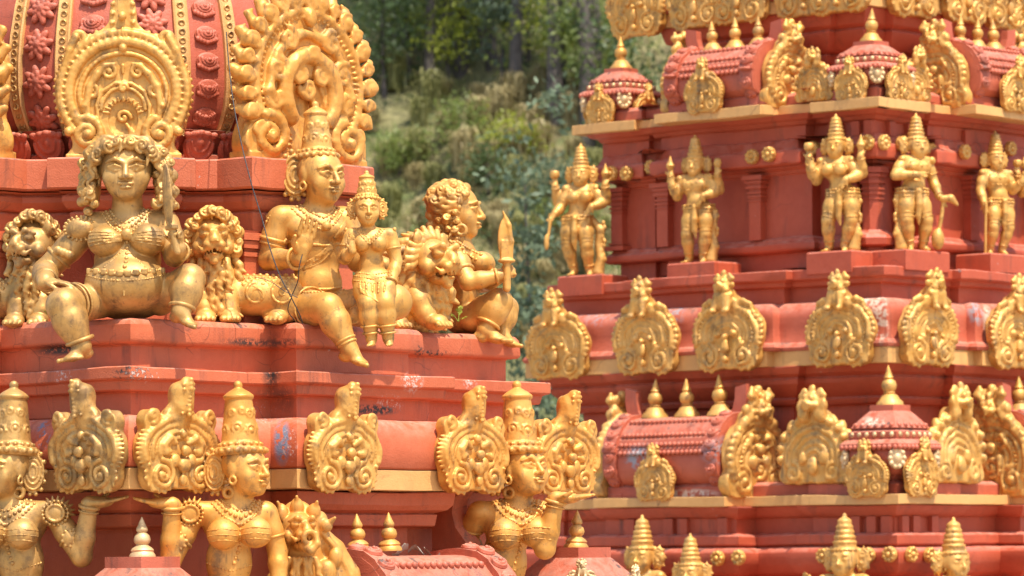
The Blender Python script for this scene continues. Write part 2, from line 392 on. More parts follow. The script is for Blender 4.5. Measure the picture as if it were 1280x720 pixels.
def bays_square(L, bays):
    """CCW plan of a square of side L whose every side has bays [(t0,t1,p)] standing p proud"""
    side = [(0, 0)]
    for (t0, t1, p) in bays: side += [(t0, 0), (t0, p), (t1, p), (t1, 0)]
    pts = []
    for k in range(4):
        R = [((1, 0), (0, -1)), ((0, 1), (1, 0)), ((-1, 0), (0, 1)), ((0, -1), (-1, 0))][k]
        O = [(0, 0), (L, 0), (L, L), (0, L)][k]
        for (t, p) in side:
            q = Vector((O[0] + R[0][0] * t + R[1][0] * p, O[1] + R[0][1] * t + R[1][1] * p))
            if not pts or (pts[-1] - q).length > 1e-5: pts.append(q)
    if (pts[0] - pts[-1]).length < 1e-5: pts.pop()
    return pts
def corner_square(L, c, cp, bays):
    """like bays_square, with corner bays of length c standing cp proud of the wall line"""
    side = [(-cp, cp), (c, cp), (c, 0)]
    for (t0, t1, p) in bays: side += [(t0, 0), (t0, p), (t1, p), (t1, 0)]
    side += [(L - c, 0), (L - c, cp)]
    pts = []
    for k in range(4):
        R = [((1, 0), (0, -1)), ((0, 1), (1, 0)), ((-1, 0), (0, 1)), ((0, -1), (-1, 0))][k]
        O = [(0, 0), (L, 0), (L, L), (0, L)][k]
        for (t, p) in side:
            q = Vector((O[0] + R[0][0] * t + R[1][0] * p, O[1] + R[0][1] * t + R[1][1] * p))
            if not pts or (pts[-1] - q).length > 1e-5: pts.append(q)
    if (pts[0] - pts[-1]).length < 1e-5: pts.pop()
    out = []
    for i in range(len(pts)):
        a, b, c = pts[i - 1], pts[i], pts[(i + 1) % len(pts)]; e, f = (b - a).normalized(), (c - b).normalized()
        if abs(e.x * f.y - e.y * f.x) > 1e-4: out.append(b)
    return out
_rnd = random.Random(3)
def wob(p, amp=.0035):
    x, y, z = p.x * 2.1, p.y * 2.1, p.z * 3.1
    return amp * (math.sin(x * 2.3 + z * 1.7) + math.sin(y * 2.9 - x * 1.3 + 1) + math.sin(z * 4.1 + y * 1.9 + 2) + .8 * math.sin(7.3 * x + 5.1 * y) + .6 * math.sin(17 * x - 13 * y + 9 * z))
def sweep(name, place, poly, prof, mat, parent, cham=.006, step=.16, sharp=28, kind=None):
    """closed moulding: profile [(outward, z)] from bottom to top round the plan"""
    pr = []
    for i, (o, z) in enumerate(prof):
        if 0 < i < len(prof) - 1 and cham > 0:
            a = Vector((prof[i - 1][0] - o, prof[i - 1][1] - z)); b = Vector((prof[i + 1][0] - o, prof[i + 1][1] - z))
            if a.length > 3 * cham and b.length > 3 * cham and a.normalized().dot(b.normalized()) > -.82:
                pr.append((o + a.normalized().x * cham, z + a.normalized().y * cham)); pr.append((o + b.normalized().x * cham, z + b.normalized().y * cham)); continue
        pr.append((o, z))
    base = poly_offset(poly, 0); n = len(poly)
    cuts = [max(1, int(round((base[(i + 1) % n] - base[i]).length / step))) for i in range(n)]
    V = []; rows = []
    for (o, z) in pr:
        pts = poly_offset(poly, o); row = []
        for i in range(n):
            a, b = pts[i], pts[(i + 1) % n]
            e = (b - a).normalized(); nn = Vector((e.y, -e.x))
            for k in range(cuts[i]):
                t = k / cuts[i]; q = a.lerp(b, t); w = place(q.x, q.y, z)
                d = wob(w) * (0 if k == 0 else 1); q = q + nn * d; w = place(q.x, q.y, z + wob(w, .002))
                row.append(len(V)); V.append(w)
        rows.append(row)
    Fs = []
    for j in range(len(rows) - 1):
        A, B = rows[j], rows[j + 1]; m = len(A)
        for i in range(m):
            k = (i + 1) % m; Fs.append((A[i], A[k], B[k], B[i]))
    me = mesh_np(name, V, Fs, True, sharp)
    o = link(name, me, parent, mat)
    if kind: o['kind'] = kind
    return o
# ------------------------------------------------------------------ gold arch plates (sculpted relief, front is -y, base z=0)
def arc_pts(cx, cz, rx, rz, a0, a1, y, n=24):
    return [(cx + rx * math.cos(math.radians(a0 + (a1 - a0) * i / (n - 1))), y, cz + rz * math.sin(math.radians(a0 + (a1 - a0) * i / (n - 1)))) for i in range(n)]
def spiral(cx, cz, r0, turns, a0, y, s=1, n=None, r1=.12):
    n = n or int(14 * turns) + 4; out = []
    for i in range(n):
        t = i / (n - 1); r = r0 * (1 - t * (1 - r1)); a = math.radians(a0) + s * 2 * PI * turns * t
        out.append((cx + r * math.cos(a), y, cz + r * math.sin(a)))
    return out
def slab2d(S, ells, t, zmin=0, k2=6., yc=0.):
    """extruded union of 2-D ellipses [(cx,cz,rx,rz)]"""
    E = np.array(ells, float)
    def fn(X, Y, Z):
        d = None
        for cx, cz, rx, rz in E:
            q = np.sqrt(((X - cx) / rx) ** 2 + ((Z - cz) / rz) ** 2); di = (q - 1) * min(rx, rz)
            if d is None: d = di
            else:
                h = np.maximum(k2 - np.abs(d - di), 0) / k2; d = np.minimum(d, di) - h * h * k2 * .25
        d = np.maximum(d, zmin - Z); e = np.abs(Y - yc) - t
        return np.sqrt(np.maximum(d + 2, 0) ** 2 + np.maximum(e + 2, 0) ** 2) - 2 + np.minimum(np.maximum(d + 2, e + 2), 0)
    S.f((E[:, 0] - E[:, 2]).min() * np.array([1, 0, 0]) + np.array([0, yc - t, zmin]), ((E[:, 0] + E[:, 2]).max(), yc + t, (E[:, 1] + E[:, 3]).max()), fn, 1.)
def lion_mask(S, c, s, up=True):
    """small lion face with mane tufts, facing -y"""
    x, y, z = c
    S.e(c, (s * .8, s * .7, s * .75), 2)
    S.e((x, y - s * .6, z - s * .25), (s * .45, s * .45, s * .36), s * .2); S.e((x, y - s * .98, z - s * .08), (s * .2, s * .16, s * .14), s * .06)
    for q in (-1, 1):
        S.e((x + q * s * .34, y - s * .55, z + s * .25), s * .24, s * .06); S.e((x + q * s * .72, y - s * .1, z + s * .62), (s * .26, s * .2, s * .34), s * .1)
        S.e((x + q * s * .5, y - s * .45, z - s * .3), s * .26, s * .1)
        for a in (-50, -15, 20): S.e((x + q * s * 1.0 * math.cos(math.radians(a)), y - s * .05, z + s * math.sin(math.radians(a))), s * .27, s * .12)
    S.e((x, y - s * .2, z + s * .82), (s * .3, s * .25, s * .38), s * .1)
    S.e((x, y - s * .75, z - s * .62), (s * .34, s * .2, s * .1), s * .08)
def plate_tongue():
    S = Sc(1.5); T = 9
    slab2d(S, [(0, 54, 64, 46), (-31, 22, 25, 22), (31, 22, 25, 22), (-46, 90, 12, 14), (46, 90, 12, 14), (0, 97, 20, 12), (0, 18, 22, 14)], T)
    for r, w in ((1.0, 4.2), (.80, 3.0), (.60, 3.4), (.40, 3.0)):
        S.p(arc_pts(0, 52, 58 * r, 42 * r, -15, 195, -T, 30), w, 1.2)
    for r in (.9, .7, .5): S.p(arc_pts(0, 51, 58 * r, 42 * r, -5, 185, -T - .5, 30), 1.5, .8)
    for a in np.linspace(-28, 208, 34):
        ca, sa = math.cos(math.radians(a)), math.sin(math.radians(a)); S.c((59 * ca, -T - 1, 54 + 42 * sa), 2.4, (66 * ca, -T + 6, 54 + 48 * sa), 2.2, 1)
    for q in (-1, 1):
        S.p(spiral(q * 31, 22, 19, 1.9, 90, -T - 1, q), [3.8, 2.8, 3.2], 1); S.e((q * 31, -T - 2, 22), 4.2, 1)
        for a in np.linspace(150, 330, 9):
            S.e((q * (31 - 25 * math.cos(math.radians(a))), -T + 2, 22 + 22 * math.sin(math.radians(a))), 2.6, 1)
        S.p([(q * 10, -T - 2, 62), (q * 20, -T - 3, 68), (q * 30, -T - 2, 60), (q * 27, -T - 2, 50), (q * 19, -T - 2, 52)], [3, 5, 5, 4, 3], 1.5)
        S.p(spiral(q * 46, 96, 9, 1.2, -90, -T, -q), [4, 3], 1.2)
        S.e((q * 13, -T - 3, 40), (7, 5, 9), 1.5)
    S.e((0, -T - 5, 34), (9, 7, 10), 1.5); S.e((0, -T - 8, 52), (7, 6, 7), 1.2); S.e((0, -T - 4, 16), (6, 5, 8), 1.2); S.e((0, -T - 5, 74), (5, 4, 6), 1)
    S.p([(0, -4, 92), (0, -9, 112), (0, -10, 126), (0, -18, 137)], [13, 14, 14, 9], 5); S.e((0, -4, 100), (20, 9, 12), 6); S.e((0, 2, 122), (10, 9, 16), 5)
    for z in np.linspace(98, 142, 9): S.e((0, -23 - (z > 130) * 3, z), 3.4, .8)
    for q in (-1, 1):
        for z in np.linspace(100, 136, 7): S.e((q * 7.5, -19 - (z > 128) * 4, z), 2.4, .8)
    return S
def plate_lion(leaf=False):
    S = Sc(1.65); T = 7
    slab2d(S, [(0, 44, 50, 39), (-25, 17, 21, 17), (25, 17, 21, 17), (0, 80, 15, 12), (0, 14, 18, 12)], T)
    for r, w in ((1.0, 3.2), (.84, 1.8), (.70, 2.6), (.56, 1.8), (.42, 2.4), (.28, 1.8)): S.p(arc_pts(0, 42, 46 * r, 35 * r, -15, 195, -T, 28), w, 1.0)
    for a in np.linspace(-28, 208, 26):
        ca, sa = math.cos(math.radians(a)), math.sin(math.radians(a)); S.e((51 * ca, -T + 3, 44 + 40 * sa), (3.4, 4, 3.4), .8); S.e((40 * ca, -T - 2, 43 + 31 * sa), 1.6, .6)
    for q in (-1, 1):
        S.p(spiral(q * 25, 18, 14, 1.8, 90, -T - 1, q), [3.0, 2.2], .8); S.e((q * 25, -T - 2, 18), 3.4, 1); S.e((q * 11, -T - 2, 44), (5, 4, 4), 1); S.e((q * 20, -T - 2, 36), 3, 1)
        for a in np.linspace(170, 330, 7): S.e((q * (25 - 20 * math.cos(math.radians(a))), -T + 2, 18 + 18 * math.sin(math.radians(a))), 2.4, .8)
    S.e((0, -T - 3, 28), (6, 5, 9), 1.2); S.e((0, -T - 4, 40), (4, 4, 4), 1); S.e((0, -T - 3, 13), (4, 4, 5), 1)
    S.e((0, -7, 84), (14, 12, 17), 3)
    for q in (-1, 1):
        S.c((q * 7, -15, 88), 5, (q * 9, -18, 72), 4, 1.5); S.e((q * 9, -20, 70), (4.5, 5.5, 3.5), 1.2); S.e((q * 14, -8, 76), (5, 5, 7), 2)
        for i in range(3): S.e((q * (8 + i * 2.5), -16 + i * 3, 95 - i * 7), 3.8, 1)
        S.p([(q * 12, -6, 78), (q * 24, -6, 82), (q * 34, -6, 78)], [4, 4, 2.5], 1.5)
    lion_mask(S, (0, -10, 103), 13)
    return S
def plate_crest():
    """big horseshoe end plate with a lion crest, for the barrel roofs"""
    S = Sc(1.9); T = 9
    slab2d(S, [(0, 56, 62, 56), (-40, 20, 28, 22), (40, 20, 28, 22), (0, 108, 26, 18), (0, 8, 40, 12)], T)
    for r, w in ((1.0, 5), (.82, 3.2), (.62, 3.6), (.42, 3.0)):
        S.p(arc_pts(0, 52, 57 * r, 52 * r, -25, 205, -T, 32), w, 1.4)
    for a in np.linspace(-40, 220, 26):
        ca, sa = math.cos(math.radians(a)), math.sin(math.radians(a)); S.e((60 * ca, -T + 1, 55 + 55 * sa), (5.5, 6, 5.5), 1.2)
    for a in np.linspace(-10, 190, 21):
        ca, sa = math.cos(math.radians(a)), math.sin(math.radians(a)); S.e((41 * ca, -T - 2, 50 + 37 * sa), 2.4, .8)
    for q in (-1, 1):
        S.p(spiral(q * 34, 24, 19, 1.7, 90, -T - 1, q), [4.2, 3.2], 1.2); S.e((q * 34, -T - 3, 24), 5, 1.2)
        S.p([(q * 6, -T - 2, 80), (q * 18, -T - 3, 84), (q * 24, -T - 2, 74), (q * 17, -T - 2, 68)], [3, 5, 4, 3], 1.5)
        S.e((q * 14, -T - 3, 50), (7, 5, 10), 1.5)
        for i, (xx, zz, r) in enumerate(((20, 112, 9), (30, 104, 8), (16, 126, 8), (24, 122, 7), (12, 142, 7))): S.e((q * xx, -9, zz), (r, r, r * 1.15), 2)
        S.p([(q * 12, -12, 132), (q * 20, -14, 142), (q * 18, -13, 152)], [6, 6, 3], 2)
    S.p(spiral(0, 42, 15, 1.5, -90, -T - 2, 1), [4, 3], 1.2); S.e((0, -T - 4, 68), (8, 6, 8), 1.5)
    lion_mask(S, (0, -14, 124), 17); S.e((0, -8, 146), (8, 8, 12), 3); S.e((0, -10, 108), (10, 9, 10), 3)
    return S
def plate_leaf():
    """half-round plate with a fringe of standing leaves and a lion on top"""
    S = Sc(1.7); T = 8
    slab2d(S, [(0, 34, 44, 40), (-30, 12, 24, 14), (30, 12, 24, 14), (0, 74, 18, 14)], T)
    for r, w in ((.92, 3.4), (.70, 2.6), (.48, 2.8), (.28, 2.4)): S.p(arc_pts(0, 28, 40 * r, 40 * r, -10, 190, -T, 26), w, 1.2)
    for a in np.linspace(-5, 185, 12):
        ca, sa = math.cos(math.radians(a)), math.sin(math.radians(a)); S.e((49 * ca, -3, 34 + 43 * sa), (8, 6, 9), 1.5); S.e((49 * ca, -9, 33 + 43 * sa), (4, 4, 5), 1.5)
    for q in (-1, 1):
        S.p(spiral(q * 28, 13, 11, 1.4, 90, -T - 1, q), [3.2, 2.6], 1); S.e((q * 14, -T - 2, 30), (5, 4, 8), 1); S.e((q * 12, -12, 80), (8, 7, 10), 2); S.e((q * 15, -12, 90), (6, 6, 9), 2)
    S.e((0, -T - 3, 20), (7, 5, 11), 1.5)
    lion_mask(S, (0, -10, 96), 16)
    return S
def plate_dome():
    """frontal plate on the dome's corner face, 172 x 190"""
    S = Sc(1.3); T = 9
    slab2d(S, [(0, 84, 85, 80), (0, 30, 62, 44), (-55, 142, 13, 17), (55, 142, 13, 17), (0, 150, 26, 20), (0, 182, 17, 26), (0, 6, 70, 12)], T, k2=12)
    S.p(arc_pts(0, 84, 79, 74, -50, 230, -T, 44), 5.2, 1.5)
    S.p(arc_pts(0, 84, 67, 63, -42, 222, -T, 40), 6.5, 1.5)
    S.p(arc_pts(0, 82, 54, 50, -40, 220, -T - 1, 36), 3.0, 1.2)
    for a in np.linspace(-52, 232, 46):
        ca, sa = math.cos(math.radians(a)), math.sin(math.radians(a)); S.e((86 * ca, -T + 5, 84 + 81 * sa), (2.6, 4, 2.6), 1)
    for a in np.linspace(-30, 210, 36):
        ca, sa = math.cos(math.radians(a)), math.sin(math.radians(a)); S.c((72 * ca, -T - 4, 84 + 68 * sa), 1.6, (76 * ca, -T - 4, 84 + 72 * sa), 1.6, .8)
    for q in (-1, 1):
        S.p([(q * 12, -T - 3, 118), (q * 22, -T - 3, 116), (q * 32, -T - 3, 106), (q * 42, -T - 3, 90), (q * 46, -T - 3, 70), (q * 44, -T - 3, 50), (q * 38, -T - 3, 34)], [2.5, 4, 5, 5, 4, 3, 3], 2)
        S.p(spiral(q * 18, 108, 9, 1.3, 60, -T - 3, q), [2.6, 2], 1); S.p(spiral(q * 40, 84, 9, 1.2, 60, -T - 3, q), [3, 2], 1)
        S.p(spiral(q * 45, 32, 20, 1.6, 110, -T - 3, q), [5, 4.5, 4], 1.5); S.e((q * 45, -T - 5, 30), 6, 1.5); S.e((q * 48, -T - 4, 66), 4.5, 1)
        S.p([(q * 20, -T, 22), (q * 31, -T - 2, 44), (q * 33, -T - 2, 66), (q * 26, -T - 2, 84), (q * 10, -T - 2, 94), (0, -T - 2, 95)], 2.6, 1.2)
        S.p(arc_pts(0, 62, 27, 27, 0, 180, -T - 1, 20), 2.2, 1)
        S.p(spiral(q * 56, 152, 10, 1.1, -90, -T, -q), [4, 3], 1.2); S.p([(q * 72, -T - 2, 118), (q * 66, -T - 3, 136), (q * 58, -T - 4, 152)], [4, 5, 4], 2)
        S.e((q * 68, -T - 3, 34), 6, 1.5)
        for z in (170, 182, 194): S.e((q * 13, -T, z), 3, 1)
    for a in np.linspace(10, 170, 11):
        ca, sa = math.cos(math.radians(a)), math.sin(math.radians(a)); S.c((19 * ca, -T, 55 + 17 * sa), 2, (25 * ca, -T - 3, 55 + 22 * sa), 1.2, .8)
    S.e((0, -T + 2, 50), (19, 5, 24), 1, sub=True); S.p(spiral(0, 52, 9, 1.2, 0, -T + 3, 1), [2.6, 2], 1); S.p([(4, -T + 3, 44), (10, -T + 3, 34), (6, -T + 3, 24)], [2, 3, 2], 1)
    S.p(spiral(0, 88, 6, 1.2, 0, -T - 4, 1), 2, 1); S.e((0, -T - 3, 138), 5.5, 1); S.e((0, -T - 5, 178), 6, 1); S.c((0, -T - 3, 116), 3, (0, -T - 3, 106), 1.5, 1); S.e((0, -T - 2, 158), (3, 4, 8), 1)
    S.b((0, 0, 2), (72, 12, 5), None, 1.5, 1)
    return S
def plate_flame():
    """large plate with a flame-leaf fringe for the dome's straight face, about 236 x 215"""
    S = Sc(1.9); T = 15
    slab2d(S, [(0, 98, 90, 98), (0, 30, 84, 44), (0, 190, 30, 22), (-60, 20, 34, 28), (60, 20, 34, 28)], T, k2=14)
    S.p(arc_pts(0, 96, 82, 90, -48, 228, -T, 44), 5, 1.5)
    S.beads(arc_pts(0, 96, 75, 83, -46, 226, -T - 1, 50), 2.6, 7)
    S.p(arc_pts(0, 92, 60, 66, -45, 225, -T - 1, 40), 6, 2); S.p(arc_pts(0, 86, 40, 46, -45, 225, -T - 3, 34), 9, 3)
    S.e((0, -T + 1, 66), (26, 7, 40), 1.5, sub=True)
    rr = random.Random(5)
    for i, a in enumerate(np.linspace(-38, 218, 21)):
        ca, sa = math.cos(math.radians(a)), math.sin(math.radians(a)); bx, bz = 96 * ca, 98 + 100 * sa; w = 1 + .25 * (i % 2)
        tip = (bx * 1.13 + 0, -6, 98 + (bz - 98) * 1.10 + 9)
        S.p([(bx * .93, -8, 98 + (bz - 98) * .93), (bx * 1.04, -12, bz + 2), tip, (tip[0] - 6 * (1 if ca > 0 else -1), -8, tip[2] + 7)], [8 * w, 8.5 * w, 5 * w, 1.6], 2)
        S.p(spiral(bx * 1.0, bz + 1, 9 * w, 1.3, a, -T - 3, 1 if ca > 0 else -1), [3.2, 2.4], 1); S.e((bx * .9, -T - 2, 98 + (bz - 98) * .9), 4.5, 1.2)
    for q in (-1, 1):
        for (x, z, r, a0) in ((52, 112, 15, 60), (34, 150, 14, 80), (58, 74, 13, 40), (20, 108, 12, 90)):
            S.p(spiral(q * x, z, r, 1.5, a0, -T - 4, q), [4.6, 3.4], 1.4)
        S.p(spiral(q * 62, 30, 26, 1.7, 110, -T - 3, q), [6.5, 5, 5], 1.6); S.e((q * 62, -T - 6, 28), 8, 2)
        S.p([(q * 50, -T - 3, 64), (q * 66, -T - 4, 84), (q * 60, -T - 4, 100)], [4, 7, 4], 2); S.beads(arc_pts(q * 62, 28, 33, 32, 100 if q > 0 else 80, 290 if q > 0 else -110, -T, 20), 3, 7)
    S.p(spiral(0, 92, 13, 1.5, 180, -T + 1, 1), [4, 3], 1.2); S.p([(6, -T + 2, 82), (14, -T + 2, 64), (6, -T + 2, 44)], [3, 6, 3], 2); S.p(spiral(0, 134, 9, 1.3, 0, -T - 10, 1), 3, 1)
    S.e((0, -T - 5, 178), (9, 7, 12), 2); S.p(spiral(0, 202, 13, 1.4, -90, -T, 1), [5, 4], 1.5); S.e((0, -4, 214), (18, 14, 12), 4)
    S.b((0, 2, 3), (92, 20, 7), None, 2, 1)
    return S
_pm = {}
_rp = random.Random(17)
def plate_mesh(kind):
    nv = 2 if kind in ('tongue', 'lion') else 1; v = _rp.randrange(nv); key = (kind, v)
    if key not in _pm:
        S = {'tongue': plate_tongue, 'lion': plate_lion, 'crest': plate_crest, 'leaf': plate_leaf, 'dome': plate_dome, 'flame': plate_flame}[kind]()
        _pm[key] = {'me': S.mesh('arch_plate', 1.0, {'dome': .3, 'flame': .6, 'tongue': .5}.get(kind, .7), 3 + v)}
    return _pm[key]
CARVED = {'gold_paint': 'carved_gold_paint', 'orange_gold_paint': 'carved_orange_gold_paint', 'weathered_gold_paint': 'carved_weathered_gold_paint', 'gold_paint_far': 'carved_gold_paint_far'}
def put_plate(kind, pos, n, sc, mat, parent, tilt=0, name='arch_plate', sx=1.0):
    me = plate_mesh(kind)['me']; mat = bpy.data.materials[CARVED.get(mat.name, mat.name)]
    if kind in ('tongue', 'lion', 'leaf'): sc *= _rp.uniform(.96, 1.04); sx *= _rp.choice((-1, 1)) * _rp.uniform(.96, 1.05); tilt += _rp.uniform(-2.5, 2.5)
    if not me.materials: me.materials.append(mat)
    n = Vector(n).normalized(); z = Vector((0, 0, 1)); t = z.cross(n).normalized()
    if tilt: R = Matrix.Rotation(math.radians(tilt), 3, t); n = R @ n; z = R @ z
    M = Matrix(((t.x * sc * sx, -n.x * sc, z.x * sc, pos[0]), (t.y * sc * sx, -n.y * sc, z.y * sc, pos[1]), (t.z * sc * sx, -n.z * sc, z.z * sc, pos[2]), (0, 0, 0, 1)))
    o = link(name, me, parent, None, M=M); o.material_slots[0].link = 'OBJECT'; o.material_slots[0].material = mat
    return o

# ------------------------------------------------------------------ finials, corner pavilions and barrel roofs
FIN = [(17, 0), (17, 3), (14, 7), (15, 9), (13, 12), (8.5, 15), (7.5, 16.5), (10, 19), (11, 23), (9.5, 28), (6.5, 31), (5.5, 32), (7.5, 34), (7.5, 37), (5, 42), (2.5, 48), (.6, 52)]
FINF = [(18, 0), (17, 4), (13, 8), (10, 13), (6.5, 15), (8, 16.5), (6.5, 18), (9, 21), (10, 26), (8.5, 31), (5, 34), (6.5, 36), (5, 38), (4, 42), (2, 48), (.5, 52)]
def finial(pos, sc, mat, parent, prof=FIN, key='a'):
    if key not in _pm: m = MB(); m.lathe(prof, 20); _pm[key] = mesh_np('finial', m.V, m.F, True, 50); 
    me = _pm[key]
    if not me.materials: me.materials.append(mat)
    return link('finial', me, parent, None, M=Matrix.Translation(pos) @ Matrix.Rotation(_rp.uniform(-.05, .05), 4, 'X') @ Matrix.Rotation(_rp.uniform(-.05, .05), 4, 'Y') @ Matrix.Scale(sc * _rp.uniform(.96, 1.04), 4))
def sphere_rows(rows, r, name, mat, parent, n=7):
    """small half balls along 3-D lines: one joined trim"""
    m = MB(); prof = [(r * math.cos(math.radians(a)) + 1e-4, r * math.sin(math.radians(a))) for a in (-80, -45, 0, 45, 80)]
    for pts in rows:
        for p in pts: m.lathe(prof, n, p)
    o = m.build(name, mat, parent, True, 60); o['kind'] = 'stuff'; return o
def pavilion(T, c, zb, sc, mred, mgold, parent, plates=True, finkey='a', finprof=FIN, fsc=None, hf=1.0):
    """square domed corner shrine: c = (u,v) centre in tower T, zb = base height, sc = metres per px"""
    def place(x, y, z): return T.P(c[0] + x, c[1] + y, zb + z * hf)
    def sq(): return [Vector((-.0, -.0)), Vector((0, 0))]
    prof = [(10, 0), (25, 0), (25, 3), (22, 6), (21, 16), (24, 20), (25, 23), (33, 27), (39, 34), (41, 43), (41, 52), (39, 56), (45, 57), (45, 62), (40, 67), (36, 68), (37, 70), (37, 77), (32, 80), (31, 81), (35, 82), (33, 85.5), (28, 92), (23, 98), (19, 102.5), (18, 103.5), (18, 111), (4, 111)]
    poly = []
    for k in range(4):                                    # square with gently bowed sides
        a = [(-1, -1), (1, -1), (1, 1), (-1, 1)][k]; b = [(1, -1), (1, 1), (-1, 1), (-1, -1)][k]; nn = [(0, -1), (1, 0), (0, 1), (-1, 0)][k]
        for i in range(6):
            t = i / 6; w = .10 * math.sin(PI * t); poly.append(Vector(((a[0] + (b[0] - a[0]) * t + nn[0] * w), (a[1] + (b[1] - a[1]) * t + nn[1] * w))))
    V = []; n = len(poly); Fs = []
    for (r, z) in prof:
        for q in poly: V.append(place(q.x * r * sc, q.y * r * sc, z * sc))
    for j in range(len(prof) - 1):
        for i in range(n):
            k = (i + 1) % n; Fs.append((j * n + i, j * n + k, (j + 1) * n + k, (j + 1) * n + i))
    Fs.append(tuple(range((len(prof) - 1) * n, len(prof) * n)))
    body = link('corner_pavilion', mesh_np('corner_pavilion', V, Fs, True, 32), parent, mred)
    def row(r, z, step, rr):
        pts = []
        for i in range(4 * 6):
            a, b = poly[i], poly[(i + 1) % n]; m = max(1, int((b - a).length * r / step))
            for k in range(m):
                q = a.lerp(b, (k + .5) / m); pts.append(place(q.x * r * sc, q.y * r * sc, z * sc))
        return pts
    sphere_rows([row(44.5, 57.5, 7, 3), row(33, 85, 7, 3)], 3.6 * sc, 'scalloped_trim', mred, body)
    sphere_rows([row(36.5, 73.5, 10, 3)], 3.6 * sc, 'bead_trim', M_PALE, body)
    finial(place(0, 0, 110.5 * sc), fsc or sc, mgold, body, finprof, finkey)
    if plates:
        for k, (nx, ny) in enumerate(((0, -1), (1, 0), (0, 1), (-1, 0))):
            nn = T.U * nx + T.V * ny
            put_plate('lion', place(nx * 47 * sc, ny * 47 * sc, -4 * sc), nn, sc * .62 * (.5 + .5 * hf), mgold, body)
        S = Sc(1.2); S.e((0, 0, 0), (11, 5, 14), 1); S.e((0, -4, 0), (5, 4, 6), 1)
        for i in range(10): S.e((9 * math.cos(i * PI / 5), -3, 11 * math.sin(i * PI / 5)), 3, .8)
        if 'medal' not in _pm: _pm['medal'] = S.mesh('medallion', 1.0)
        for (x, y) in ((-1, -1), (1, -1), (-1, 1)):
            nn = (T.U * x + T.V * y).normalized(); t = Vector((0, 0, 1)).cross(nn); p = place(x * 39 * sc, y * 39 * sc, 44 * sc)
            me = _pm['medal']
            if not me.materials: me.materials.append(mgold)
            link('medallion', me, body, None, M=Matrix(((t.x * sc, -nn.x * sc, 0, p.x), (t.y * sc, -nn.y * sc, 0, p.y), (0, 0, sc, p.z), (0, 0, 0, 1))))
    return body
def whorl_mesh(mat):
    if 'whorl' not in _pm:
        S = Sc(1.6); S.e((0, 0, 0), (17, 4, 15), 1)
        for r, y in ((13.5, -3), (8.5, -5)): S.p(arc_pts(0, 1, r, r * .85, -200, 20, y, 18), 2.2, .7)
        S.e((0, -6, 1), 3.6, .8); _pm['whorl'] = S.mesh('carved_whorl', 1.0); _pm['whorl'].materials.append(mat)
    return _pm['whorl']
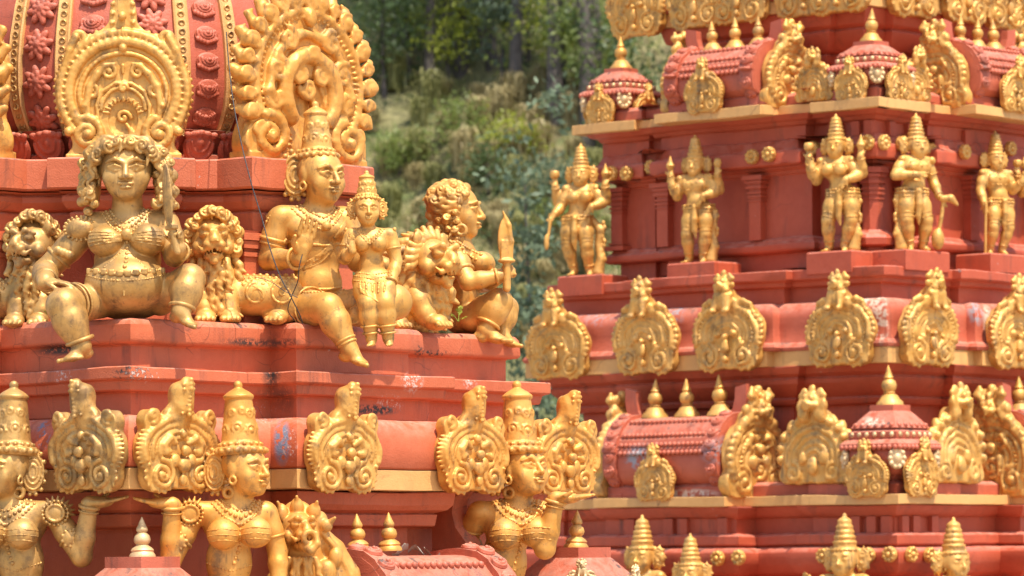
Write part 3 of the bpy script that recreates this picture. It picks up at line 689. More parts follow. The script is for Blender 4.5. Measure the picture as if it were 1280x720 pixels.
def barrel(T, c, face, zb, L, D, H, sc, mred, mgold, parent, nfin=3, finkey='a', finprof=FIN, plate='crest', horn=True, small=True, pside=(-1, 1), pk=1.0, fk=1.0):
    """barrel-vaulted roof along a face. c=(u,v) middle of the vault's axis, L length, D half depth, H height (m)"""
    ax = T.V * -1 if face == 'l' else T.U                 # axis direction that points to image right
    out = T.nl if face == 'l' else T.nf
    o0 = T.P(c[0], c[1], zb)
    def place(x, y, z): return o0 + ax * x + out * y + Vector((0, 0, z))
    cs = [(.80, 0), (.80, .04), (.74, .06), (.73, .16), (.80, .18), (.84, .20), (.96, .27), (1.0, .36), (1.0, .46), (.97, .54), (1.03, .545), (1.01, .60), (.94, .64), (.98, .645), (.93, .72), (.84, .76), (.87, .765), (.78, .85), (.62, .92), (.60, .935), (.4, .985), (.14, 1.0), (0, 1.005)]
    full = cs + [(-y, z) for (y, z) in cs[-2::-1]]
    def vault(name, x0, x1, k, mat, par, n=6):
        V = []; Fs = []; m = len(full)
        for i in range(n + 1):
            x = x0 + (x1 - x0) * i / n
            for (y, z) in full: V.append(place(x, y * D * k, z * H * (1 + (k - 1) * .6)) + Vector((0, 0, wob(place(x, y * D, z * H), .002))))
        for i in range(n):
            for j in range(m - 1): Fs.append((i * m + j, (i + 1) * m + j, (i + 1) * m + j + 1, i * m + j + 1))
        Fs.append(tuple(range(m))); Fs.append(tuple(n * m + j for j in range(m))[::-1])
        return link(name, mesh_np(name, V, Fs, True, 30), par, mat)
    body = vault('barrel_roof', -L / 2 + .01, L / 2 - .01, 1.0, mred, parent)
    for q in (-1, 1):
        xe = q * (L / 2 - 13 * sc); vault('end_rib', xe - 11 * sc, xe + 11 * sc, 1.07, mred, body, 2)
        # carved whorls along the rib
        P_ = [Vector((0, y * D * 1.07, z * H * 1.045)) for (y, z) in cs[4:-1]]; acc = 0.; nxt = .0; stp = 19 * sc
        for i in range(len(P_) - 1):
            a_, b_ = P_[i], P_[i + 1]; ln = (b_ - a_).length
            while nxt <= acc + ln:
                p_ = a_.lerp(b_, (nxt - acc) / max(ln, 1e-6)); tg = (b_ - a_).normalized(); pw = place(xe, p_.y, p_.z); tw = (out * tg.y + Vector((0, 0, tg.z))).normalized(); nw = ax.cross(tw); nw = nw if nw.dot(out + Vector((0, 0, .3))) > 0 else -nw; k_ = sc * .56
                link('carved_whorl', whorl_mesh(mred), body, None, M=Matrix(((ax.x * k_, -nw.x * k_, tw.x * k_, pw.x), (ax.y * k_, -nw.y * k_, tw.y * k_, pw.y), (ax.z * k_, -nw.z * k_, tw.z * k_, pw.z), (0, 0, 0, 1)))); nxt += stp
            acc += ln
    rows = []
    for (y, z) in ((1.03, .548), (.98, .648), (.87, .768), (.60, .94)):
        m = int((L - 52 * sc) / (7.5 * sc)); rows.append([place(-L / 2 + 27 * sc + (L - 54 * sc) * (i + .5) / m, y * D, z * H) for i in range(m)])
    sphere_rows(rows, 3.4 * sc, 'scalloped_trim', mred, body)
    for i in range(nfin):
        x = (i - (nfin - 1) / 2) * (L - 60 * sc) / max(1, nfin - 1) * .82; finial(place(x, 0, H * 1.0), sc * fk, mgold, body, finprof, finkey)
    for q in (-1, 1):
        if plate and q in pside:
            s2 = D * 2.05 / 122 * pk
            put_plate(plate, place(q * (L / 2 + 9 * s2), -.02, -.02), ax * q, s2, mgold, body)
        if horn:
            S = MB(); x = q * (L / 2 - 14 * sc)
            prof = [(-14, 0), (10, 0), (4, 10), (1, 22), (0, 36), (-18, 40), (-18, 20)]
            A = [place(x + q * -1 * px * sc, -5 * sc, H + pz * sc * fk) for (px, pz) in prof]; B = [place(x + q * -1 * px * sc, 5 * sc, H + pz * sc * fk) for (px, pz) in prof]
            k = len(prof); S.add(A + B, [tuple(range(k)), tuple(range(2 * k - 1, k - 1, -1))] + [(i, k + i, k + (i + 1) % k, (i + 1) % k) for i in range(k)])
            S.build('ridge_horn', mred, body, False, None)
    if small: put_plate('lion', place(-.02 * L, D * 1.06 + .02, -.03), out, D * 1.05 / 92, mgold, body)
    return body
# ------------------------------------------------------------------ the nearer tower (left)
LT = Tower(163, 396, 22.0, 48)
S1 = 22.0 / F                                              # metres per photo pixel at the near corner
Lend = LT.hit(647, 420, v=0.0); b0 = LT.hit(337.6, 410, v=0.0)
LL = Lend; BAY = [(b0, LL - b0, .20)]
lt = empty('temple_tower', LT.P(LL / 2, LL / 2, 0), 'nearer red temple tower with gold ornaments and a ribbed dome, left', 'tower')
plan0 = bays_square(LL, BAY); plan1 = bays_square(LL, [(b0, LL - b0 + .10, .20)])
zz = lambda py, o=0.: LT.z(py, o)
PL = LT.P
# lower body below the frame
sweep('lower_wall', PL, plan0, [(-.9, 0), (.75, 0), (.75, 1.1), (.6, 1.2), (.55, 2.6), (.62, 2.75), (.62, 3.1), (.5, 3.2), (.45, 3.9), (-.9, 3.9)], M_RED, lt)
zb = zz(905, .5)
sweep('gold_band', PL, plan0, [(-.5, zb - .12), (.40, zb - .12), (.46, zb - .07), (.46, zb), (-.5, zb)], M_OCHRE, lt)
sweep('frieze_wall', PL, plan0, [(-.8, 3.88), (.25, 3.88), (.25, zb - .3), (.32, zb - .28), (.34, zb - .115), (-.8, zb - .115)], M_RED, lt)
sweep('cornice_wall', PL, plan0, [(-.9, zb - .01), (-.06, zb - .01), (-.06, zz(660, -.02)), (.05, zz(658, .05)), (.06, zz(643, .06)), (.045, zz(641, .05)), (.10, zz(637, .1)), (.125, zz(630, .1)), (.135, zz(613, .13)), (-.9, zz(611, .1))], M_RED, lt)
sweep('gold_band', PL, plan1, [(-.5, zz(611.5, .26)), (.262, zz(611, .26)), (.262, zz(584.5, .26)), (-.5, zz(584, .26))], M_OCHRE, lt, cham=.004)
sweep('rounded_eave', PL, plan1, [(-.6, zz(584.2, .26)), (.25, zz(584, .26)), (.268, zz(581, .27)), (.282, zz(572, .28)), (.284, zz(560, .28)), (.278, zz(548, .28)), (.264, zz(537, .26)), (.243, zz(528, .24)), (.215, zz(522, .22)), (.175, zz(519, .18)), (-.6, zz(517, .1))], M_RED, lt, cham=0)
sweep('ledge', PL, plan0, [(-.6, zz(520, .0)), (.03, zz(520, .03)), (.03, zz(491, .03)), (.09, zz(489, .09)), (.10, zz(477, .1)), (.112, zz(475.5, .1)), (.135, zz(474, .13)), (.135, zz(458.5, .13)), (-.6, zz(457, .12))], M_RED, lt)
sweep('seat_ledge', PL, plan0, [(-.6, zz(460, -.04)), (-.05, zz(460, -.05)), (-.05, zz(430, -.05)), (.0, zz(427.5, 0)), (.012, zz(424, 0)), (.006, zz(404, 0)), (-.012, zz(398, 0)), (-.05, zz(396, 0)), (-.9, zz(395, 0))], M_RED, lt)
ZSEAT = zz(396)
# upper drum: star octagon of bays under the dome
CX, CY = -2.19, 24.05
def oct_plan(Dc, wc, Dd, wd, Din):
    pts = []
    for k in range(4):
        n = [LT.nf, LT.U, LT.V, LT.nl][k]; t = Vector((0, 0, 1)).cross(n); n2 = [LT.U, LT.V, LT.nl, LT.nf][k]; d = (n + n2).normalized(); td = Vector((0, 0, 1)).cross(d)
        A = n * Dc - t * wc; B = n * Dc + t * wc; x = Din * math.sqrt(2) - wc; I1 = n * x + t * wc
        I2 = n2 * x - Vector((0, 0, 1)).cross(n2) * wc
        for q in (A, B, I1, d * Din - td * wd, d * Dd - td * wd, d * Dd + td * wd, d * Din + td * wd, I2): pts.append(Vector((q.x, q.y)))
    return pts
octp = oct_plan(1.49, .48, 1.30, .405, 1.20)
PO = lambda x, y, z: Vector((CX + x, CY + y, z))
zd = lambda py: at(155, py, 22.78).z
sweep('drum_wall', PO, octp, [(-.5, ZSEAT - .05), (-.17, ZSEAT - .05), (-.17, zd(372)), (-.22, zd(370)), (-.26, zd(366)), (-.26, zd(292)), (-.13, zd(289)), (-.115, zd(264)), (-.14, zd(262)), (-.10, zd(259)), (-.075, zd(250)), (-.075, zd(243)), (-.10, zd(241)), (-.055, zd(238)), (-.5, zd(236))], M_RED, lt)
sweep('drum_slab', PO, octp, [(-.5, zd(237)), (-.01, zd(236)), (.0, zd(234)), (.0, zd(200)), (-.008, zd(198)), (-.6, zd(197))], M_RED, lt)
for k in range(4):                                         # pilasters at the edges of the straight bays and behind the seated figures
    n = [LT.nf, LT.U, LT.V, LT.nl][k]; t = Vector((0, 0, 1)).cross(n); R = Matrix((t, -n, Vector((0, 0, 1)))).transposed()
    for q in (-.37, .37):
        m = MB(); h0, h1 = ZSEAT - .02, zd(288); c0 = Vector((CX, CY, 0)) + n * 1.27 + t * q
        m.box(c0 + Vector((0, 0, (h0 + h1) / 2)), (.055, .10, (h1 - h0) / 2), R)
        for (zz0, hh, ee) in ((zd(384), .03, .02), (zd(318), .012, .014), (zd(306), .02, .024), (zd(296), .02, .035)): m.box(c0 + Vector((0, 0, zz0)), (.055 + ee, .10 + ee, hh), R)
        m.build('pilaster', M_RED, lt, False, None)
# dome
zc = lambda py: at(155, py, 23.0).z
m = MB(); dprof = [(.98, zd(198)), (.98, zc(190)), (.93, zc(186)), (.955, zc(178)), (1.0, zc(168)), (1.03, zc(160)), (.97, zc(158)), (1.0, zc(150)), (1.045, zc(130)), (1.065, zc(105)), (1.065, zc(75)), (1.045, zc(40)), (1.0, zc(0)), (.92, zc(-45)), (.80, zc(-85)), (.62, zc(-125)), (.42, zc(-155)), (.30, zc(-165)), (.32, zc(-172)), (.2, zc(-185)), (.12, zc(-215)), (.02, zc(-250))]
m.lathe(dprof, 64, (CX, CY, 0))
dome = m.build('dome', M_PINK, lt, True, 40)
rz = [q for q in dprof if zc(160) <= q[1] <= zc(-126) or q[1] == zc(158)][1:]
def dome_pt(az, z, lift=0):
    r = np.interp(z, [q[1] for q in dprof], [q[0] for q in dprof]) + lift
    return Vector((CX + r * math.sin(az), CY - r * math.cos(az), z))
AZ0 = math.radians(3)
bz = [zc(y) for y in np.linspace(168, -120, 30)]
for k in range(8):
    for off in (-34, -18, 18, 34) if k % 2 == 0 else ():
        az = AZ0 + math.radians(k * 45 + off); V = []; Fs = []; hw = math.radians(2.3)
        secs = [(-1, -.01), (-1, .022), (-.8, .03), (-.55, .022), (.55, .022), (.8, .03), (1, .022), (1, -.01)]
        for z in bz:
            for (a, l) in secs: V.append(dome_pt(az + a * hw, z, l))
        for i in range(len(bz) - 1):
            for j in range(7): Fs.append((i * 8 + j, i * 8 + j + 1, i * 8 + 9 + j, i * 8 + 8 + j))
        rib = link('gold_rib', mesh_np('gold_rib', V, Fs, True, 40), dome, M_OCHRE)
        if abs(((k * 45 + off + 180) % 360) - 180) < 75:
            mm = MB()
            for y in np.arange(164, -40, -11.4):
                p = dome_pt(az, zc(y), .018); nn = Vector((math.sin(az), -math.cos(az), 0)); q = nn.to_track_quat('Z', 'Y').to_matrix()
                mm.lathe([(.020, 0), (.020, .008), (.016, .011), (.012, .010), (.009, .004), (.004, .003)], 10, p, q)
            ob = mm.build('rib_studs', M_BRONZE, rib); ob['kind'] = 'stuff'
# carved lotus flowers on the red panels of the dome
S = Sc(1.1)
for i in range(8):
    a = i * PI / 4 + .2; S.e((12 * math.cos(a), -2, 12 * math.sin(a)), (8.5, 4, 4.6), .8, R=np.array(Matrix.Rotation(-a, 3, 'Y')))
    a += PI / 8; S.e((7 * math.cos(a), -4.5, 7 * math.sin(a)), (5.5, 3, 3.2), .8, R=np.array(Matrix.Rotation(-a, 3, 'Y')))
S.e((0, -5, 0), 4.2, .8); S.t((0, -7, 0), 3.4, 1.2, (0, 1, 0), .6)
flower = S.mesh('lotus_flower', S1)
S = Sc(1.1)
S.e((0, 0, 0), (17, 3.2, 13), 1)
for r, y in ((13.5, -2.5), (9.5, -4), (5.5, -5.5)): S.p(arc_pts(0, 2, r, r * .78, -200, 20, y, 22), 1.7, .7)
S.e((0, -6, 2), 3, .8)
for i in range(7): S.e((-13.5 + i * 4.5, -2, -10.5 + abs(i - 3) * 1.4), (3, 3, 3.6), .8)
whorl = S.mesh('carved_whorl', S1)
for me in (flower, whorl): me.materials.append(M_PINK)
def on_dome(me, name, az, py, sc=1.0):
    z = zc(py); p = dome_pt(az, z, .004); e = .03
    up = (dome_pt(az, z + e) - dome_pt(az, z - e)).normalized(); t = Vector((math.cos(az), math.sin(az), 0)); n = t.cross(up)
    if n.dot(Vector((math.sin(az), -math.cos(az), 0))) < 0: n = -n
    link(name, me, dome, None, M=Matrix(((t.x * sc, -n.x * sc, up.x * sc, p.x), (t.y * sc, -n.y * sc, up.y * sc, p.y), (t.z * sc, -n.z * sc, up.z * sc, p.z), (0, 0, 0, 1))))
for j, y in enumerate(range(146, -60, -46)):
    on_dome(flower, 'lotus_flower', AZ0 + math.radians(-26), y, 1.12); on_dome(flower, 'lotus_flower', AZ0 + math.radians(-64), y, 1.1)
for j, y in enumerate(range(143, -60, -34)):
    on_dome(whorl, 'carved_whorl', AZ0 + math.radians(26), y, 1.0); on_dome(whorl, 'carved_whorl', AZ0 + math.radians(62), y, 1.0)
for j, y in enumerate((30, -6, -40)):
    on_dome(whorl, 'carved_whorl', AZ0 + math.radians(-9), y, 1.1); on_dome(flower, 'lotus_flower', AZ0 + math.radians(9), y, 1.1)
# ring of hanging lotus petals at the foot of the dome
S = Sc(1.2); S.e((0, 0, 8), (17, 3.5, 17), 1)
S.p(arc_pts(0, 12, 14, 17, 180, 360, -2.5, 18), 1.7, .7); S.p(arc_pts(0, 14, 9, 11, 180, 360, -3, 14), 1.5, .7); S.e((0, -3, 12), (3.5, 2.5, 5), 1)
for i in range(5): S.e((-14 + 7 * i, -1.5, 22 - abs(i - 2)), (4, 3, 3.5), 1)
petal = S.mesh('lotus_petal', S1); petal.materials.append(M_PINK)
for i in range(30):
    az = AZ0 + i * 2 * PI / 30; p = PO(1.0 * math.sin(az), -1.0 * math.cos(az), zc(190)); t = Vector((math.cos(az), math.sin(az), 0)); n = (Vector((math.sin(az), -math.cos(az), 0)) + Vector((0, 0, -.45))).normalized(); up = n.cross(t)
    if up.z < 0: up = -up
    sc = 1.35; link('lotus_petal', petal, dome, None, M=Matrix(((t.x * sc, -n.x * sc, up.x * sc, p.x), (t.y * sc, -n.y * sc, up.y * sc, p.y), (t.z * sc, -n.z * sc, up.z * sc, p.z), (0, 0, 0, 1))))
# plates on the dome
DIAG = (LT.nf + LT.nl).normalized(); DIAG2 = (LT.nf + LT.U).normalized()
p = at(155, 197, 22.86); put_plate('dome', (p.x, p.y, zd(198)), (p * -1).normalized() * 1 if False else Vector((-p.x * .5, -p.y, 0)), 22.86 / F, M_OCHRE if False else M_GOLD, lt)
pc = Vector((CX, CY, 0)) + LT.nf * 1.33 + LT.U * .05; put_plate('flame', (pc.x, pc.y, zd(198)), LT.nf, 1.07 / 236, M_GOLDO, lt, sx=1.10)
for n in (LT.nl, LT.U, LT.V): pc = Vector((CX, CY, 0)) + n * 1.33; put_plate('flame', (pc.x, pc.y, zd(198)), n, 1.07 / 236, M_GOLDO, lt)
# plates along the rounded eave
zpl = zz(615, .3)
def eave_plate(px, face, mat, bay=False):
    o = .315 + (.20 if bay else 0)
    if face == 'f': u = LT.hit(px, 570, v=-o); p = LT.P(u, -o, zpl); n = LT.nf
    else: v = LT.hit(px, 570, u=-o); p = LT.P(-o, v, zpl); n = LT.nl
    return put_plate('tongue', p, n, S1 * 1.0, mat, lt, sx=1.06)
eave_plate(112, 'l', M_BRONZE); eave_plate(220, 'f', M_GOLD); eave_plate(427, 'f', M_GOLD, True); eave_plate(590, 'f', M_GOLDO, True); eave_plate(703, 'f', M_GOLDO)
eave_plate(-60, 'l', M_BRONZE, True)
# lower row: corner pavilions and a barrel roof
cz = zb
kp = LT.P(-.22, -.22); uk = LT.hit(178, 690, v=-.24)
pavilion(LT, (uk, -.24), cz, .0077, M_PINK, M_PALE, lt, finkey='fp', fsc=S1)
uk = LT.hit(720, 690, v=-.22)
pavilion(LT, (uk, -.22), cz, .0080, M_PINK, M_GOLD, lt, finkey='fg', fsc=S1)
for (px, n_) in ((727, DIAG), (792, LT.nf)):
    yk_ = LT.P(uk, -.22).y - .36; q_ = at(px, 752 if px < 760 else 760, yk_); put_plate('lion', q_, n_, .0021, M_PALE, lt)
ul = (LT.hit(420, 700, v=-.42) + LT.hit(610, 700, v=-.42)) / 2
barrel(LT, (ul - .16, -.52), 'f', cz - .05, 1.06, .40, zz(690, .5) - cz + .02, .0062, M_PINK, M_GOLD, lt, nfin=0, finkey='fg', plate=None, horn=False)
for px in (448, 487):
    u = LT.hit(px, 680, v=-.52); finial(LT.P(u, -.52, zz(691, .5)), S1 * .95, M_GOLD, lt, FIN, 'fg')
barrel(LT, (-.52, LL / 2), 'l', cz - .02, 1.0, .40, zz(690, .5) - cz + .02, .0062, M_PINK, M_GOLD, lt, nfin=2, finkey='fg', horn=False)
# horned beast crest closing the left end of the barrel roof
yb = LT.P(LT.hit(395, 700, v=-.60), -.60).y; S = Sc(1.6); Rb = rotm(24, 0)
def _late_crest():
    lion_head(S, (-2, -16, 58), 29, Rb); S.e((-4, 2, 40), (34, 20, 60), 6); S.e((-26, -6, 62), (16, 14, 18), 4); S.e((24, -2, 70), (13, 12, 16), 4)
    for (x, z, h_, t) in ((-4, 90, 26, 0), (-24, 84, 24, -14), (18, 84, 24, 14), (-36, 70, 20, -30), (34, 66, 18, 34)):
        S.e((x, -10, z), (9, 7, h_ * .5), 2, rotm(0, 0, t)); S.c((x + t * .2, -12, z + h_ * .3), 4, (x + t * .35, -15, z + h_ * .55), 2.2, 1)
    S.t((14, -48, 50), 8, 4, (-.5, 1, .1), 1.5); S.p([(6, -44, 40), (16, -50, 34), (24, -48, 42), (23, -46, 56)], [6, 6, 5, 3], 2)
    S.p(spiral(-30, 34, 13, 1.5, 60, -22, -1), [4.5, 3], 1.5); S.p(spiral(-22, 4, 15, 1.5, 60, -24, -1), [5, 3.5], 1.5)
    for i in range(6): lock(S, (-14 + i * 7, -30, 22), ((i - 3) * .08, -.1, -1), 26, 4.5, (1 if i % 2 else -1, 0, 0))
    S.p([(20, 4, 60), (44, 8, 34), (62, 10, 2), (72, 10, -40)], [12, 14, 15, 16], 4); S.p([(28, -8, 58), (50, -4, 32), (66, -3, 0), (76, -4, -40)], [4, 4, 4, 4], 2); S.e((46, -8, 24), (9, 6, 12), 2); S.e((34, -10, 6), (12, 8, 14), 3)
    S.e((10, 4, -20), (60, 18, 50), 8)
    S.build('beast_crest', M_GOLDO, lt, at(376, 720, yb), yb / F * .95)
# curved bracket between the bay and the right-hand corner figure
uB = LT.hit(548, 660, v=-.1)
V = []; prof = [(0, zz(700, .1)), (.30, zz(700, .1)), (.26, zz(680, .1)), (.18, zz(660, .1)), (.155, zz(640, .1)), (.17, zz(622, .1)), (.22, zz(612, .1)), (0, zz(611, .1))]
m = MB(); A = [LT.P(uB, -.05 - a, z) for (a, z) in prof]; B = [LT.P(uB + .12, -.05 - a, z) for (a, z) in prof]; k = len(prof)
m.add(A + B, [tuple(range(k)), tuple(range(2 * k - 1, k - 1, -1))] + [(i, k + i, k + (i + 1) % k, (i + 1) % k) for i in range(k)])
m.build('bracket', M_RED, lt, True, 40)
# ------------------------------------------------------------------ the farther tower (right)
RT = Tower(1110, 452, 34.0, 48)
S2 = 34.0 / F
RL = RT.hit(657, 468, u=0.0)
rt = empty('temple_tower', RT.P(RL / 2, RL / 2, 0), 'farther red temple tower with rows of standing golden figures, right', 'tower')
PR = RT.P; rz_ = lambda py, o=0.: RT.z(py, o)
def plan(o, c, cp, bays):
    pts = corner_square(RL + 2 * o, c + o, cp, [(a + o, b + o, p) for (a, b, p) in bays]); return [Vector((q.x - o, q.y - o)) for q in pts]
def lay(name, o, shape, rows, mat, **kw):
    """rows: (extra outward, photo row); closed inwards at both ends"""
    pl = plan(o, *shape); pr = [(e, rz_(y, o + e)) for (e, y) in rows]
    pr = [(-.7, pr[0][1])] + pr + [(-.7, pr[-1][1])]
    return sweep(name, PR, pl, pr, mat, rt, **kw)
t0 = RT.hit(962, 440, u=-.05); MID = (t0, RL - t0)
shA = (.45, .0, [(MID[0], MID[1], .09)]); 
def shq(c, cp, p): return (c, cp, [(MID[0], MID[1], p)])
t1 = RT.hit(905, 600, u=-.57); shD = (.62, .05, [(t1, RL - t1, .25)])
t2 = RT.hit(950, 150, u=.11); shB = (1.02, .06, [(t2, RL - t2, .25)])
# ground to row D
lay('lower_wall', .55, shA, [(.2, 2000), (.2, 1300), (.05, 1290), (.05, 1000), (.15, 990), (.15, 930), (0, 925), (-.05, 800), (.05, 790), (.05, 760), (-.12, 757)], M_RED2)
lay('lower_ledge', .16, shD, [(.0, 760), (.0, 722), (.10, 716), (.14, 706), (.15, 703), (.16, 690), (.13, 685), (.06, 683), (.10, 680), (.10, 668), (.03, 665)], M_RED2)
lay('frieze', .16, shD, [(.0, 666), (.0, 646), (.04, 644), (.07, 639), (.09, 634), (.10, 630.5)], M_RED2)
lay('gold_band', .32, shD, [(.0, 630), (.0, 617.5)], M_OCHRE, cham=.004)
lay('carved_course', .22, shD, [(.0, 618), (.0, 604), (-.05, 600)], M_PINK)
lay('back_wall', -.36, shA, [(.0, 618), (.0, 505), (.07, 503), (.09, 496), (.07, 494), (.12, 490), (.20, 476), (.21, 470), (.19, 468), (.25, 463), (.29, 453)], M_RED2)
lay('gold_band', .0, shA, [(.0, 452.5), (.0, 432.5)], M_OCHRE, cham=.004)
lay('rounded_eave', -.08, shA, [(.07, 433), (.09, 432), (.10, 428), (.085, 424.5), (.05, 422), (.03, 414), (.025, 402), (.03, 392), (.02, 384), (-.01, 377), (-.06, 373), (-.12, 372)], M_PINK, cham=0)
lay('ledge', -.24, shA, [(.0, 374), (.0, 354), (.05, 352), (.06, 346), (.08, 345), (.10, 343), (.10, 332), (.09, 331)], M_RED2)
# storey with pilasters
W = -.66
shW = shq(1.0, .06, .12)
lay('wall', W, shW, [(.0, 333), (.0, 311), (.08, 309), (.10, 306), (.10, 299), (.06, 296), (.05, 293), (.0, 292), (.0, 212), (.02, 211), (.03, 206), (.06, 204), (.07, 199)], M_RED2)
lay('cornice', W + .17, shW, [(-.05, 200), (.0, 199.5), (.03, 197), (.035, 183), (.02, 180), (-.03, 178), (-.06, 168), (-.10, 166)], M_RED2)
lay('frieze', W + .08, shW, [(.0, 168), (.0, 151), (.04, 149), (.06, 144), (.10, 142), (.14, 135), (.16, 134.5)], M_RED2)
lay('gold_band', -.36, shB, [(.0, 134), (.0, 121.5)], M_OCHRE, cham=.004)
lay('carved_course', -.46, shB, [(.0, 122), (.0, 110), (-.06, 106)], M_PINK)
shC = (.9, .0, [(1.45, RL - 1.45, .08)])
lay('back_wall', -1.15, shC, [(.0, 122), (.0, 78), (.06, 76), (.08, 66), (.06, 64), (.12, 60), (.2, 42), (.21, 36), (.19, 34), (.26, 28), (.30, 7)], M_RED2)
lay('gold_band', -.82, shC, [(.0, 6), (.0, -11)], M_OCHRE, cham=.004)
lay('rounded_eave', -.90, shC, [(.06, -10.5), (.09, -12), (.09, -17), (.03, -22), (.02, -40), (-.02, -55), (-.1, -62)], M_PINK, cham=0)
lay('upper_wall', -1.1, shC, [(.0, -60), (.0, -90), (.1, -95), (.1, -110), (-.1, -112), (-.12, -230), (.1, -240), (.12, -280), (-.2, -290), (-.3, -420), (-.6, -460)], M_RED2)
# pilasters of the storey
def pil(pos, n, w, d, z0, z1, octo=False, base=True):
    t = Vector((0, 0, 1)).cross(n); R = Matrix((t, -n, Vector((0, 0, 1)))).transposed(); m = MB(); H = z1 - z0; p = Vector((pos.x, pos.y, 0))
    def blk(f0, f1, e):
        if octo: m.lathe([((w + e) * 1.08, z0 + f0 * H), ((w + e) * 1.08, z0 + f1 * H)], 8, p, Matrix.Rotation(PI / 8 + RT.a, 3, 'Z'))
        else: m.box(p + Vector((0, 0, z0 + (f0 + f1) / 2 * H)), (w + e, d + e, (f1 - f0) / 2 * H), R)
    blk(0, 1.0, 0); blk(.72, .75, .012); blk(.60, .62, .010); blk(.66, .69, .014); blk(.80, .84, .022); blk(.84, .88, .012); blk(.88, .92, .03); blk(.93, 1.0, .045)
    if base: blk(0, .07, .05); blk(.09, .12, .02)
    return m.build('pilaster', M_RED2, rt, False, None)
z0, z1 = rz_(293, W), rz_(211, W)
def onl(px, py, o): v = RT.hit(px, py, u=-o); return RT.P(-o, v)
def onf(px, py, o): u = RT.hit(px, py, v=-o); return RT.P(u, -o)
for (px, o, n) in ((775, W + .085, 'l'), (832, W + .15, 'l'), (948, W + .15, 'l'), (1009, W + .02, 'l'), (1068, W + .085, 'l'), (1126, W + .085, 'f'), (1168, W + .02, 'f'), (1213, W + .15, 'f'), (1290, W + .15, 'f')):
    p = onl(px, 250, o) if n == 'l' else onf(px, 250, o)
    pil(p, RT.nl if n == 'l' else RT.nf, .062, .05, z0, z1, False, px in (775,))
q = RT.P(-W - .06 - .0, -W - .06 - .0); pil(q, RT.nl, .085, .085, rz_(311, W), z1, True)
m = MB(); pb = Vector((q.x, q.y, 0)); m.lathe([(.16, rz_(331, W)), (.12, rz_(318, W)), (.13, rz_(312, W)), (.22, rz_(308, W)), (.23, rz_(300, W)), (.21, rz_(296, W)), (.13, rz_(291, W)), (.12, rz_(289, W))], 8, pb, Matrix.Rotation(PI / 8 + RT.a, 3, 'Z')); m.build('column_base', M_RED2, rt, False, None)
# short posts in the friezes
def posts(pxs, y0, y1, o, face, w=.05):
    for px in pxs:
        p = onl(px, y0, o) if face == 'l' else onf(px, y0, o); n = RT.nl if face == 'l' else RT.nf; t = Vector((0, 0, 1)).cross(n); R = Matrix((t, -n, Vector((0, 0, 1)))).transposed()
        m = MB(); a, b = rz_(y0, o), rz_(y1, o); m.box(Vector((p.x, p.y, (a + b) / 2)), (w, .035, (b - a) / 2), R); m.build('frieze_post', M_RED2, rt, False, None)
posts((762, 848, 895, 945), 168, 150, W + .10, 'l'); posts((1050, 1072, 1088), 168, 150, W + .15, 'l', .04); posts((1112, 1135), 168, 150, W + .15, 'f', .04); posts((1207, 1245), 168, 150, W + .21, 'f')
posts((790, 838, 856, 906), 666, 645, .42, 'l'); posts((1072, 1092, 1110), 666, 645, .22, 'l', .045); posts((1128, 1142, 1165), 666, 645, .22, 'f', .045)
# pedestals under the standing figures
def pedestal(x0, x1, y0, y1, o, face, d=.36):
    if face == 'l': a, b = RT.hit(x0, y0, u=-o), RT.hit(x1, y0, u=-o); c = RT.P(-o + d / 2, (a + b) / 2); n = RT.nl
    elif face == 'f': a, b = RT.hit(x0, y0, v=-o), RT.hit(x1, y0, v=-o); c = RT.P((a + b) / 2, -o + d / 2); n = RT.nf
    t = Vector((0, 0, 1)).cross(n); R = Matrix((t, -n, Vector((0, 0, 1)))).transposed(); Y = c.y - d / 2 * .7
    za, zb_ = at((x0 + x1) / 2, y1, Y).z, at((x0 + x1) / 2, y0, Y).z
    m = MB(); V = []
    w = abs(a - b) / 2
    for (e, z) in ((0, za - .05), (0, zb_ - .012), (-.012, zb_)):
        for (sx, sy) in ((-1, -1), (1, -1), (1, 1), (-1, 1)): V.append(Vector((c.x, c.y, z)) + t * sx * (w + e) - n * sy * (d / 2 + e))
    m.add(V, [(0, 1, 5, 4), (1, 2, 6, 5), (2, 3, 7, 6), (3, 0, 4, 7), (4, 5, 9, 8), (5, 6, 10, 9), (6, 7, 11, 10), (7, 4, 8, 11), (8, 9, 10, 11), (3, 2, 1, 0)])
    m.build('pedestal', M_RED2, rt, False, None); return Vector((c.x, c.y, zb_))
PED = [pedestal(697, 752, 344, 362, -.12, 'l'), pedestal(834, 893, 328, 346, -.06, 'l'), pedestal(1008, 1064, 314, 334, -.12, 'l'), pedestal(1132, 1187, 313, 331, -.12, 'f'), pedestal(1238, 1296, 318, 334, -.06, 'f')]
# gold rosettes
S = Sc(1.2); S.e((0, 0, 0), (11, 5, 11), 1); S.e((0, -5, 0), 4, .8)
for i in range(9): S.e((8 * math.cos(i * 2 * PI / 9), -4, 8 * math.sin(i * 2 * PI / 9)), 3.2, .7)
ros = S.mesh('rosette', S2); ros.materials.append(M_GOLDF)
def rosette(px, py, o, face, sc=.92):
    p = onl(px, py, o) if face == 'l' else onf(px, py, o); n = RT.nl if face == 'l' else RT.nf; t = Vector((0, 0, 1)).cross(n); z = at(px, py, p.y).z
    link('rosette', ros, rt, None, M=Matrix(((t.x * sc, -n.x * sc, 0, p.x), (t.y * sc, -n.y * sc, 0, p.y), (0, 0, sc, z), (0, 0, 0, 1))))
for (px, py, b) in ((765, 217, .065), (784, 217, .065), (815, 209, .0), (846, 204, .0), (941, 196, .125), (962, 193, .125), (1017, 186, 0), (1085, 178, .065)): rosette(px, py, W + .215 + b, 'l')
